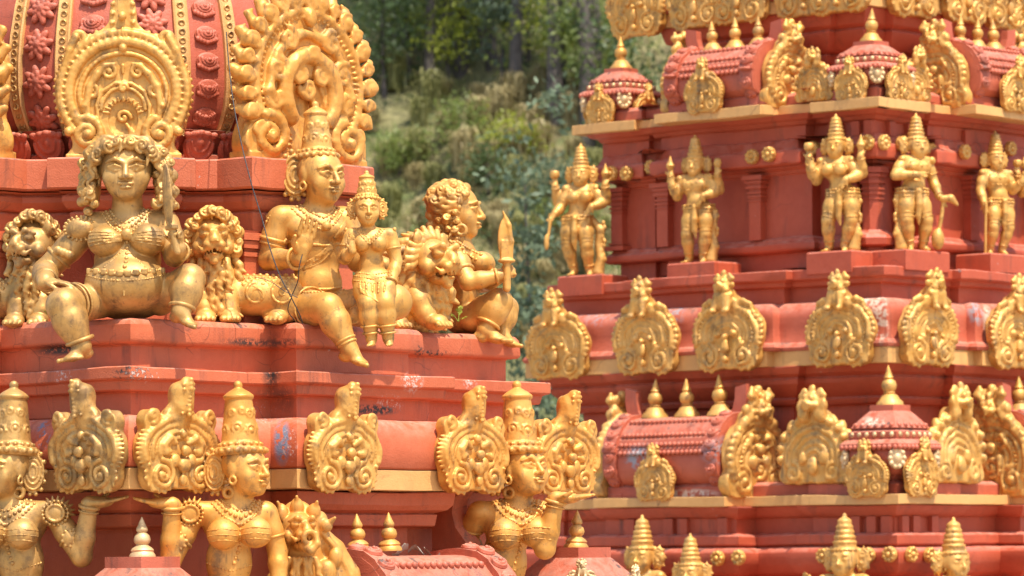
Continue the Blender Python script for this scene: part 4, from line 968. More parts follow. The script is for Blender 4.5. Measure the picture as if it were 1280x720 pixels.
for (px, py, b) in ((1104, 178, .065), (1126, 180, .065), (1162, 188, 0.0), (1205, 190, .125), (1262, 186, .125)): rosette(px, py, W + .215 + b, 'f')
for (px, py) in ((898, 698), (924, 697)): rosette(px, py, .34 + .24, 'l')
for (px, py) in ((1030, 695), (1086, 694), (1113, 693)): rosette(px, py, .34 + .045, 'l')
for (px, py) in ((1138, 693), (1161, 694)): rosette(px, py, .34 + .045, 'f')
# plates along eave A
zpa = rz_(456, .05)
def plA(px, face, bay, sc=1.0):
    o = .05 + (.09 if bay else 0); p = onl(px, 410, o) if face == 'l' else onf(px, 410, o); p.z = zpa
    put_plate('lion', p, RT.nl if face == 'l' else RT.nf, sc * S2 * 1.0, M_GOLDF, rt)
for px, b in ((700, 0), (810, 1), (912, 1), (1052, 0)): plA(px, 'l', b, 1.05)
for px, b in ((1158, 0), (1268, 1)): plA(px, 'f', b, 1.05)
zpc = rz_(9, -.6)
for px in (798, 872, 926, 1010, 1050):
    p = onl(px, 20, -.77 + (.08 if 820 < px < 960 else 0)); p.z = zpc; put_plate('lion', p, RT.nl, S2, M_GOLDF, rt)
for px in (1140, 1205, 1255, 1275):
    p = onf(px, 20, -.77 + (.08 if px > 1170 else 0)); p.z = zpc; put_plate('lion', p, RT.nf, S2, M_GOLDF, rt)
# pavilions and barrel roofs, rows D and B
oD, oB = .32, -.36
kD = .30
pavilion(RT, (-oD - .05 + kD, -oD - .05 + kD), rz_(617, oD), S2 * 1.0, M_PINK, M_GOLDF, rt, finkey='ff', finprof=FINF)
pavilion(RT, (-oD - .05 + kD, RL + oD + .05 - kD), rz_(617, oD), S2, M_PINK, M_GOLDF, rt, finkey='ff', finprof=FINF)
pavilion(RT, (RL + oD + .05 - kD, -oD - .05 + kD), rz_(617, oD), S2, M_PINK, M_GOLDF, rt, finkey='ff', finprof=FINF)
pavilion(RT, (-oB - .05 + kD, -oB - .05 + kD), rz_(121, oB), S2 * .90, M_PINK, M_GOLDF, rt, finkey='ff', finprof=FINF, fsc=S2 * .84, hf=.76)
pavilion(RT, (-oB - .05 + kD, RL + oB + .05 - kD), rz_(121, oB), S2 * .90, M_PINK, M_GOLDF, rt, finkey='ff', finprof=FINF, fsc=S2 * .84, hf=.76)
DD = .36
for (o, t_, y) in ((oD, t1, 617), (oB, t2, 121)):
    zb_ = rz_(y, o); Lb = RL - 2 * t_ - .16; up_row = y < 300
    for face in ('l', 'f'):
        c = (-o - .25 + .04 + DD, RL / 2) if face == 'l' else (RL / 2, -o - .25 + .04 + DD)
        barrel(RT, c, face, zb_, Lb, DD, (84 if up_row else 104) * S2, S2, M_PINK, M_GOLDF, rt, 3, 'ff', FINF, pk=.82 if up_row else 1.0, fk=.8 if up_row else 1.0)
# leaf plates between pavilion and barrel roof
for (px, face) in ((1022, 'l'), (1192, 'f')):
    p = onl(px, 600, .26) if face == 'l' else onf(px, 600, .26); p.z = rz_(603, .26); put_plate('leaf', p, RT.nl if face == 'l' else RT.nf, S2 * 1.12, M_GOLDF, rt)
for (px, face) in ((1020, 'l'), (1142, 'f')):
    p = onl(px, 120, -.42) if face == 'l' else onf(px, 120, -.42); p.z = rz_(120, -.42); put_plate('leaf', p, RT.nl if face == 'l' else RT.nf, S2 * .62, M_GOLDF, rt)
# ------------------------------------------------------------------ golden figures
def _field(S, X, Y, Z):
    g = np.full(X.shape, 50., np.float64)
    for (a, b, fn, k, sub) in S.P:
        if (X.max() < a[0] - k - 3) or (X.min() > b[0] + k + 3) or (Z.max() < a[2] - k - 3) or (Z.min() > b[2] + k + 3): continue
        d = fn(X, Y, Z); k = max(k, .01)
        if sub: d = -d; h = np.maximum(k - np.abs(g - d), 0) / k; g = np.maximum(g, d) + h * h * k * .25
        else: h = np.maximum(k - np.abs(g - d), 0) / k; g = np.minimum(g, d) - h * h * k * .25
    return g
DY0 = [-110.]
def drape(S, pts, lift=0., n=26, y0=None, y1=60.):
    """lay an image-plane polyline (x,z) on the front of a sculpted body"""
    P = np.asarray(pts, float); d = np.r_[0, np.cumsum(np.linalg.norm(np.diff(P, axis=0), axis=1))]; q = np.linspace(0, d[-1], n)
    # smooth the corners
    x = np.interp(q, d, P[:, 0]); z = np.interp(q, d, P[:, 1])
    for _ in range(2): x[1:-1] = (x[:-2] + 2 * x[1:-1] + x[2:]) / 4; z[1:-1] = (z[:-2] + 2 * z[1:-1] + z[2:]) / 4
    ys = np.arange(DY0[0] if y0 is None else y0, y1, 1.5); out = []
    for i in range(n):
        g = _field(S, np.full(ys.shape, x[i]), ys, np.full(ys.shape, z[i])); m = np.argmax(g < 0)
        if g[m] < 0: out.append((x[i], ys[m] - lift, z[i]))
    return out if len(out) > 1 else [(x[0], 0, z[0]), (x[-1], 0, z[-1])]
class Fr:
    def __init__(s, c, sc, R): s.c = np.asarray(c, float); s.s = sc; s.R = R
    def __call__(s, x, y, z): return s.c + s.s * (s.R @ np.array([x, y, z], float))
def head(S, c, s, R, ears=True, wx=1.12):
    g0 = Fr(c, s, R); g = lambda x, y, z: g0(x * wx, y, z); E = lambda p, r, k=.1, sub=False: S.e(g(*p), np.array((r[0] * wx, r[1], r[2])) * s, k * s, R, sub)
    E((0, .08, .22), (.72, .84, .76)); E((0, -.2, -.2), (.62, .58, .76), .25); E((0, -.34, -.62), (.4, .38, .3), .3)
    E((0, -.56, -.84), (.2, .18, .15), .2)
    for q in (-1, 1):
        E((q * .36, -.5, -.32), (.24, .2, .26), .2)
        E((q * .29, -.86, .03), (.25, .20, .16), .1, True); E((q * .28, -.62, .0), (.185, .17, .115), .02)
        S.p([g(q * .10, -.74, .02), g(q * .28, -.80, .10), g(q * .47, -.66, .03)], .046 * s, .02 * s)
        S.p([g(q * .12, -.74, -.05), g(q * .28, -.77, -.095), g(q * .45, -.66, -.02)], .03 * s, .02 * s)
        S.p([g(q * .06, -.78, .18), g(q * .28, -.79, .30), g(q * .52, -.60, .20)], [.055 * s, .065 * s, .04 * s], .05 * s)
        E((q * .11, -.84, -.30), (.09, .1, .075), .05)
        E((q * .09, -.82, -.51), (.14, .10, .06), .03)
        if ears:
            E((q * .70, .05, -.02), (.08, .2, .3), .06); S.t(g(q * .74, -.02, -.42), .13 * s, .055 * s, R @ np.array([1, .25, 0]), .03 * s)
    S.c(g(0, -.76, .14), .07 * s, g(0, -.98, -.27), .115 * s, .08 * s)
    E((0, -.82, -.63), (.17, .11, .07), .03); S.p([g(-.2, -.78, -.565), g(0, -.89, -.56), g(.2, -.78, -.565)], .024 * s, .015 * s, True)
def crown(S, c, s, R, r0, r1, h, top=1.0, ros=True):
    """tall tapering crown; c = centre of its rim"""
    ax = R[:, 2]; S.l(c, ax, [(-2, r0 * 1.08), (2, r0 * 1.2), (r0 * .30, r0 * 1.22), (r0 * .34, r0 * 1.0), (r0 * .55, r0 * .98), (r0 * .6, r0 * .9), (h * .78, r1), (h * .79, r1 * 1.12), (h * .83, r1 * 1.15), (h * .88, r1 * .85), (h * .93, r1 * .42), (h * .94, r1 * .3), (h, r1 * .28 * top)], 1.)
    S.e(np.asarray(c) + ax * h * .985, r1 * .34, 1)
    n = 18
    for i in range(n):
        a = 2 * PI * i / n; d = R @ np.array([math.cos(a), math.sin(a), 0]); S.e(np.asarray(c) + d * r0 * 1.2 + ax * r0 * .14, r0 * .14, .6); S.e(np.asarray(c) + d * r0 * 1.0 + ax * r0 * .45, (r0 * .1,) * 3, .5)
    if ros:
        for (a, z, q) in ((-90, .32, .26), (-40, .36, .22), (-140, .36, .22), (10, .34, .22), (-190, .34, .22), (-90, .56, .17), (-60, .60, .12), (-120, .60, .12), (-20, .58, .14), (-160, .58, .14)):
            a = math.radians(a); d = R @ np.array([math.cos(a), math.sin(a), 0]); rr = r0 * .9 + (r1 - r0 * .9) * min(1, z / .78); p = np.asarray(c) + d * rr * .97 + ax * h * z
            S.t(p + d * 1, r0 * q, r0 * .06, d, .5); S.e(p + d * .6, r0 * q * .55, .6)
            for i in range(8):
                t = nrm(np.cross(ax, d)); b = 2 * PI * i / 8; S.e(p + (t * math.cos(b) + ax * math.sin(b)) * r0 * q * 1.25, r0 * .06, .5)
def disc(S, c, rx, rz, R, n=14):
    """petalled ear halo"""
    S.e(c, (rx * .86, rx * .3, rz * .86), 1, R); g = Fr(c, 1, R)
    for f in (.72, .5, .28):
        S.p([g(rx * f * math.cos(t), -rx * .22 - (1 - f) * 2, rz * f * math.sin(t)) for t in np.linspace(0, 2 * PI, 20)], rx * .085, .6)
    for i in range(n):
        a = 2 * PI * i / n; S.e(g(rx * .92 * math.cos(a), -rx * .05, rz * .92 * math.sin(a)), rx * .17, .8)
def hand(S, w, d, n, L, curl=.3, ts=1, fist=False):
    d = nrm(d); n = np.asarray(n, float); n = nrm(n - d * (n @ d)); sd = np.cross(d, n); w = np.asarray(w, float); R = np.stack([sd, n, d], 1)
    S.e(w + d * .3 * L, (.25 * L, .12 * L, .32 * L), 2, R); S.c(w - d * .1 * L, .16 * L, w + d * .2 * L, .17 * L, 2)
    for i in range(4):
        ln = (.44, .52, .48, .38)[i] * L; p = w + d * .52 * L + sd * (1.5 - i) * .135 * L * ts; a = 0 if not fist else .5; q = d
        for j in range(3):
            a += curl * (1.0 if not fist else 2.6); v = d * math.cos(a) + n * math.sin(a); e = p + v * ln * (.42, .32, .26)[j]
            S.c(p, (.066 - .008 * j) * L, e, (.060 - .008 * j) * L, .5); p = e
    b = w + d * .12 * L + sd * ts * .18 * L; v = nrm(d * .7 + sd * ts * .65 + n * .3); e = b + v * .26 * L; S.c(b, .085 * L, e, .07 * L, 1.2)
    v2 = nrm(d * .9 + sd * ts * .1 + n * (.5 if not fist else 1.2)); S.c(e, .07 * L, e + v2 * .2 * L, .055 * L, .5)
def foot(S, an, d, L, up=(0, 0, 1), r=9):
    d = nrm(d); up = np.asarray(up, float); up = nrm(up - d * (up @ d)); sd = np.cross(d, up); an = np.asarray(an, float); b = an - up * r * .9; R = np.stack([sd, d, up], 1)
    S.e(b - d * .1 * L, (.19 * L, .22 * L, .16 * L), 3, R); S.c(an, r, b + d * .38 * L, .14 * L, 3); S.e(b + d * .38 * L - up * .03 * L, (.23 * L, .3 * L, .12 * L), 3, R)
    for i in range(5):
        q = b + d * (.66 - .035 * i * i * .6) * L + sd * (2 - i) * .1 * L - up * .06 * L; S.c(q - d * .12 * L, .07 * L, q + d * (.10 if i == 0 else .06) * L, (.075 if i == 0 else .055) * L, .6)
def limb(S, a, b, c, ra, rb, rc, k=4., bulge=1.06):
    a, b, c = (np.asarray(q, float) for q in (a, b, c)); m = a * .55 + b * .45; n = b * .65 + c * .35
    S.p([a, m, b], [ra, ra * bulge * .97, rb], k); S.p([b, n, c], [rb, max(rb, rc) * bulge * .96, rc], k)
def ring(S, a, b, t, R, r):
    a = np.asarray(a, float); b = np.asarray(b, float); S.t(a + (b - a) * t, R, r, b - a, .8)
def curls(S, pts, r, seed=1):
    rg = random.Random(seed)
    for p in pts:
        p = np.asarray(p, float); n = nrm((rg.uniform(-.6, .6), -1, rg.uniform(-.3, .7))); q = r * rg.uniform(.75, 1.25); u = nrm(np.cross(n, (0.1, 0, 1))); v = np.cross(n, u); a0 = rg.uniform(0, 6.3); sg = rg.choice((-1, 1))
        S.e(p - n * q * .1, (q, q * .8, q), 1.0)
        S.p([p + n * q * (.45 + .35 * t) + (u * math.cos(a0 + sg * 8.5 * t) + v * math.sin(a0 + sg * 8.5 * t)) * q * .92 * (1 - .88 * t) for t in np.linspace(0, 1, 13)], [q * .27, q * .22], .4)
        if rg.random() < .6: d = nrm(u * math.cos(a0) + v * math.sin(a0)); S.p([p + d * q * .7, p + d * q * 1.3 + v * q * .3, p + d * q * 1.5 + v * q * .9], [q * .4, q * .3, q * .15], .6)
def lock(S, p0, v, L, r, bend, k=.8):
    """a curling strand"""
    p0 = np.asarray(p0, float); v = nrm(v); b = np.asarray(bend, float); S.p([p0, p0 + v * L * .4 + b * L * .10, p0 + v * L * .75 + b * L * .02, p0 + v * L + b * L * .28], [r, r * 1.1, r * .8, r * .3], k)
def strand(S, pts, r, amp=2.5, n=22, ph=0., k=.7, f=3.2):
    """wavy lock of hair along a polyline"""
    P = np.asarray(pts, float); d = np.r_[0, np.cumsum(np.linalg.norm(np.diff(P, axis=0), axis=1))]; q = np.linspace(0, d[-1], n); Q = np.stack([np.interp(q, d, P[:, i]) for i in range(3)], 1)
    for _ in range(3): Q[1:-1] = (Q[:-2] + 2 * Q[1:-1] + Q[2:]) / 4
    t = np.gradient(Q, axis=0); t /= np.linalg.norm(t, axis=1)[:, None] + 1e-9; sd = np.cross(t, (0, -1, .2)); w = amp * np.sin(np.linspace(0, 2 * PI * f, n) + ph) * np.linspace(.3, 1, n)
    S.p(list(Q + sd * w[:, None]), [r, r * 1.1, r * .9, r * .45], k)
def chain(S, B, pts, r, step=None, lift=0., n=26): S.beads(drape(B, pts, lift, n), r, step)
def cord(S, B, pts, r, lift=0., n=24): S.p(drape(B, pts, lift, n), r, .6)
def JW(J, mat, root, loc, s): tag(link('jewellery', J.mesh('jewellery', s), root, mat, loc=loc), kind='stuff')
def place_fig(name, label, cat, px, py, Y, group=None):
    o = empty(name, at(px, py, Y), label, cat, group); return o, Y / F
# -- cross-legged woman with a raised knife on the near corner
def woman_front():
    px, py, Y = 160, 400, 22.24; root, s = place_fig('goddess_statue', 'seated golden woman with curly hair and pot belly raising a knife, facing front', 'statue', px, py, Y)
    B = Sc(1.55)
    B.e((0, 10, 24), (46, 36, 24)); B.e((0, -14, 43), (53, 42, 37), 4); B.e((0, 2, 76), (42, 33, 30), 10); B.e((0, 6, 106), (48, 31, 28), 8); B.c((-44, 6, 119), 17, (44, 6, 122), 17, 8)
    for x, z in ((-25, 97), (27, 99)): B.e((x, -22, z), (23, 21, 20), 2.5); B.e((x, -43, z - 2), 2.6, 1)
    B.c((0, 6, 128), 21, (0, 2, 158), 18, 6)
    R = rotm(3, 2); head(B, (0, -6, 188), 38, R, wx=1.26)
    limb(B, (-48, 8, 116), (-104, 10, 62), (-98, -44, 46), 17, 15.5, 11); hand(B, (-97, -50, 44), (.95, -.2, -.02), (0, .1, -1), 40, .2, -1)
    limb(B, (48, 6, 120), (60, -18, 78), (68, -58, 86), 17, 13, 10); hand(B, (68, -60, 88), (-.1, -.3, .9), (-.5, -.85, 0), 34, .5, -1, True)
    limb(B, (-34, -4, 24), (-73, -66, 14), (-50, -72, -36), 22, 22, 11.5, 3); B.e((-63, -72, -10), (18.5, 17, 26), 5, rotm(0, 0, -20)); foot(B, (-50, -72, -36), (-.78, -.58, -.2), 42, r=11)
    limb(B, (40, 2, 26), (80, -34, 48), (70, -52, 6), 21, 19.5, 11.5, 3); B.e((76, -44, 30), (19, 17, 23), 5); foot(B, (70, -52, 8), (.82, -.5, -.30), 42, r=11)
    body = B.build('body', M_BRONZE, root, root.location, s)
    H = Sc(1.35); H.e((0, 8, 200), (42, 32, 33)); H.e((0, -14, 188), (38, 60, 34), 3, sub=True)
    for q in (-1, 1): H.e((q * 43, 8, 172), (10, 14, 34), 6)
    pts = []
    for i in range(8): a = math.radians(6 + 168 * i / 7); pts.append((37 * math.cos(a), -22 - 10 * math.sin(a), 198 + 20 * math.sin(a)))
    curls(H, pts, 8.2, 3); rg = random.Random(6); ends = []
    for q in (-1, 1):
        for k in range(8):
            x0 = q * (4 + k * 3.2); y0 = -24 + k * 3.4; xo = q * (41 + 2.2 * k + rg.uniform(-2, 2)); zb_ = 150 + rg.uniform(-16, 14) + k * 1.5
            strand(H, [(x0, y0 + 2, 225 - k * .6), (q * (22 + k * 2.2), y0 + 2, 226 - k * 1.5), (q * (36 + k * 1.8), y0, 210), (xo, y0 + 2, 186), (xo + q * 2, y0 + 4, 166), (xo + q * rg.uniform(-3, 6), y0 + 4, zb_)], 3.6, 4.2, 34, rg.uniform(0, 6), f=4.5); ends.append((xo + q * 2, y0 + 2, zb_ - 2))
        for j in range(6): ends += [(q * (42 + 4 * math.sin(j * 2.1)), -16, 204 - j * 12), (q * (51 + 4 * math.cos(j * 1.7)), -6, 196 - j * 12), (q * (26 + j * 4), -12 - j, 222 - j * 3)]
    curls(H, ends, 6.4, 8); H.build('hair', M_BRONZE, root, root.location, s)
    J = Sc(1.3)
    for (a, w, r) in ((0, 22, 2.2), (6, 26, 2.6), (12, 30, 2.0)): chain(J, B, [(-w, 138 - a * .5), (-w * .6, 126 - a), (0, 118 - a * 1.2), (w * .6, 127 - a), (w, 140 - a * .5)], r, lift=.5)
    chain(J, B, [(1, 104), (2, 92), (2, 72), (0, 56)], 3.0, 7); J.e((2, -30, 105), (8, 6, 8), 1)
    for x in (-1, 1):
        for t in (0, .25, .5, .75, 1.0): cord(J, B, [(x * 5 + 1, 104 - t * 8), (x * 24, 107 - t * 14), (x * 45, 108 - t * 18)], 1.3, .3, 14)
        chain(J, B, [(x * 4, 84), (x * 22, 66), (x * 30, 58)], 1.7)
    chain(J, B, [(-53, 64), (-30, 56), (0, 53), (30, 56), (53, 64)], 2.0, lift=.4); chain(J, B, [(-53, 56), (-30, 48), (0, 45), (30, 48), (53, 56)], 1.8, lift=.4)
    for x in range(-45, 50, 10): p = drape(B, [(x, 54 + abs(x) * .12), (x, 50 + abs(x) * .12)], 0, 2)[0]; J.b((p[0], p[1] - 1, p[2]), (4, 2.5, 4), None, .8, .6); J.e((p[0], p[1] - 1, p[2] - 10), (2, 2, 4), .6)
    for i in range(3): J.e((0, -53, 36 - i * 4), (3 - i * .6, 2, 3), .6)
    for x, z0 in ((-50, 116),):
        for t in np.linspace(0, 2 * PI, 22): J.e((-58 + 20 * math.cos(t), -10, 114 + 15 * math.sin(t)), 2.1, .6)
        J.e((-58, -8, 114), (18, 9, 13), 2)
    ring(J, (-48, 8, 118), (-102, 12, 64), .72, 17, 2.4); ring(J, (-102, 12, 64), (-98, -36, 46), .86, 13, 2.6); ring(J, (67, -8, 76), (67, -40, 84), .8, 12, 2.4)
    for a in (-.1, .25, .6): J.e((-84 + a * 20, -8, 86 - a * 8), (6, 5, 6), 1)
    ring(J, (-70, -74, 20), (-50, -68, -38), .84, 16, 2.8); ring(J, (-34, -4, 24), (-73, -66, 16), .66, 24.5, 1.8); ring(J, (-34, -4, 24), (-73, -66, 16), .76, 24.5, 1.8); ring(J, (80, -36, 54), (70, -48, 6), .86, 15, 2.8)
    JW(J, M_BRONZE, root, root.location, s)
    K = Sc(1.1); R = rotm(-50, 0, -6); K.e((56, -68, 148), (9.5, 3.2, 42), 1, R); K.c((62, -68, 106), 4.5, (68, -68, 80), 4, 2); K.b((61, -68, 110), (8, 5, 3), R, 1.2, 1)
    K.build('knife', M_BRONZE, root, root.location, s)
woman_front()
# -- crowned man, one leg hanging, hand raised in blessing
UM = LT.P(LT.hit(395, 405, v=-.08), -.08)
def man_seated():
    px, py, Y = 395, 405, UM.y; root, s = place_fig('god_statue', 'seated golden man in a tall crown, palm raised, one leg hanging over the ledge', 'statue', px, py, Y)
    B = Sc(1.55)
    B.e((-2, 8, 18), (42, 34, 23)); B.e((2, 2, 50), (31, 26, 32), 8); B.e((0, 4, 94), (36, 28, 34), 10); B.e((-2, 2, 120), (43, 29, 25), 8); B.c((-40, -12, 133), 15, (32, 20, 133), 15, 8)
    for x, y in ((-14, -22), (20, -18)): B.e((x, y + 4, 116), (19, 13, 13), 7)
    B.e((14, -25, 56), 2.4, 1, sub=True); B.c((2, 4, 138), 19, (7, 0, 160), 17, 6)
    R = rotm(42, 0); head(B, (7, -2, 185), 35, R)
    limb(B, (-45, -12, 130), (-58, -8, 80), (-18, -60, 78), 15.5, 13, 9.5); hand(B, (-14, -64, 81), (.22, -.12, .96), (.45, -.89, 0), 48, .04, -1)
    limb(B, (34, 20, 130), (54, 16, 80), (86, -4, 72), 18, 15, 11); hand(B, (86, -4, 72), (1, -.1, .1), (0, -1, 0), 28, .3, 1)
    limb(B, (-22, -12, 20), (18, -64, 16), (45, -70, -36), 21, 18.5, 10, 4); foot(B, (45, -70, -36), (.88, -.4, -.26), 42, r=11)
    limb(B, (24, 8, 18), (98, -8, 26), (52, -34, 8), 23, 22, 12, 4); foot(B, (50, -34, 10), (-.7, -.7, -.1), 34, r=9)
    B.build('body', M_GOLD, root, root.location, s)
    C = Sc(1.35); crown(C, (3, 3, 206), 35, rotm(42, -3), 22, 13.5, 70); disc(C, (-25, 0, 186), 21, 33, rotm(8, 0)); C.build('crown', M_GOLD, root, root.location, s)
    J = Sc(1.3)
    DY0[0] = -40.
    for (a, w, r) in ((0, 20, 2.2), (7, 24, 2.8), (14, 30, 2.2)): chain(J, B, [(-w + 2, 148 - a * .4), (-w * .4 + 6, 137 - a), (12, 130 - a * 1.15), (w * .6 + 8, 137 - a), (w + 4, 147 - a * .4)], r, lift=.5)
    for t in range(5): cord(J, B, [(38, 130 - t * 2), (28, 110 - t * 3), (10, 88 - t * 3), (-14, 74 - t * 2)], 1.4, .3, 18)
    cord(J, B, [(-36, 104), (-10, 98), (16, 96), (36, 100)], 2.2, .8); J.e((15, -28, 120), (6, 5, 6), 1)
    DY0[0] = -110.
    for t in np.linspace(.4, 2.7, 9): J.e((-48 + 13 * math.cos(t), -22, 120 + 16 * math.sin(t)), 2.0, .8)
    for i in range(7): J.e((-60 + i * 5, -4, 134 + 9 * math.sin(i * .5)), (2.4, 3, 3.4), .8)
    ring(J, (-45, -12, 130), (-58, -8, 80), .5, 16, 2.6); ring(J, (-45, -12, 130), (-58, -8, 80), .62, 15.5, 2.0); ring(J, (-58, -8, 80), (-18, -60, 78), .9, 12.5, 2.6)
    chain(J, B, [(-34, 42), (-10, 36), (20, 36), (36, 42)], 2.2); cord(J, B, [(-36, 48), (-10, 42), (20, 42), (38, 48)], 2.0, .6)
    for t in (.35, .45): ring(J, (-22, -12, 20), (18, -64, 17), t, 25, 1.6)
    for t in (.55, .78, .86): ring(J, (18, -64, 17), (45, -70, -36), t, 20 - t * 9.5, 1.8)
    for t in np.linspace(.15, .5, 5): ring(J, (18, -64, 16), (45, -70, -36), t, 19.5 - t * 7, 1.0)
    ring(J, (102, -8, 24), (52, -34, 8), .75, 18, 2.6); ring(J, (102, -8, 24), (52, -34, 8), .6, 20, 2.0)
    JW(J, M_GOLD, root, root.location, s)
man_seated()
# -- small crowned woman on his knee
def woman_small():
    px, py, Y = 467, 433, UM.y - .22; root, s = place_fig('consort_statue', 'small golden crowned woman perched on the knee of the seated man', 'statue', px, py, Y)
    B = Sc(1.2)
    B.e((0, 2, 82), (25, 19, 16)); B.e((-2, 2, 102), (16, 14, 20), 6); B.e((-3, 2, 130), (23, 16, 18), 6); B.c((-24, 2, 141), 8, (18, 3, 140), 8, 5)
    for x in (-13, 7): B.e((x, -11, 128), (10.5, 10, 10), 2)
    B.c((-5, 3, 144), 9, (-7, 0, 156), 8.5, 4); head(B, (-7, -2, 171), 20, rotm(10, 0))
    limb(B, (-28, 2, 139), (-35, -2, 110), (-25, -22, 118), 8.5, 7.5, 5.5, 3); hand(B, (-25, -23, 119), (-.1, -.1, 1), (.2, -1, 0), 20, .06, -1)
    limb(B, (22, 3, 139), (29, 2, 106), (22, -16, 76), 8.5, 7.5, 5.5, 3); hand(B, (22, -17, 75), (-.2, -.4, -.9), (-.3, .8, 0), 18, .2, 1)
    limb(B, (-11, 0, 80), (-6, -22, 52), (-2, -16, 8), 15, 12, 7, 4); foot(B, (-2, -16, 9), (-.05, -1, -.2), 20, r=6)
    limb(B, (12, 0, 80), (15, -22, 53), (19, -16, 8), 15, 12, 7, 4); foot(B, (19, -16, 9), (.2, -1, -.2), 20, r=6)
    B.build('body', M_GOLD, root, root.location, s)
    C = Sc(1.0); crown(C, (-7, 2, 182), 20, rotm(10, -3), 14, 9, 36); 
    for q in (-1, 1): disc(C, (-7 + q * 18, 4, 172), 9, 14, rotm(10 + q * 20, 0), 10)
    C.build('crown', M_GOLD, root, root.location, s)
    J = Sc(1.15)
    for (a, w) in ((0, 12), (6, 16)): chain(J, B, [(-w - 4, 146), (-8, 136 - a), (-4, 132 - a), (2, 136 - a), (w - 2, 146)], 1.7, lift=.4)
    for z in (90, 85, 79): chain(J, B, [(-24, z + 3), (0, z - 2), (24, z + 3)], 1.6, lift=.4)
    for x in (-16, -8, 0, 8, 16): cord(J, B, [(x, 78), (x * .9, 66)], 1.5, .4, 8)
    for (a, b, t, r) in (((-28, 2, 139), (-35, -2, 110), .5, 9), ((22, 3, 139), (29, 2, 106), .5, 9), ((29, 2, 106), (22, -16, 76), .85, 7.4), ((-6, -22, 52), (-2, -16, 8), .82, 9.5), ((15, -22, 53), (19, -16, 8), .82, 9.5), ((-6, -22, 52), (-2, -16, 8), .62, 11), ((15, -22, 53), (19, -16, 8), .62, 11)): ring(J, a, b, t, r, 1.6)
    for q, x in ((-1, -32), (1, 26)):
        for i in range(5): J.e((x + q * (1 - i) * 1.2, 0, 146 - i * 5), (2.5, 3, 3), .6)
    for i in range(7): cord(J, B, [(-20 + i * 2, 74 - i), (-10 + i * 3, 62 - i * 1.5)], 1.0, .3, 6)
    JW(J, M_GOLD, root, root.location, s)
woman_small()
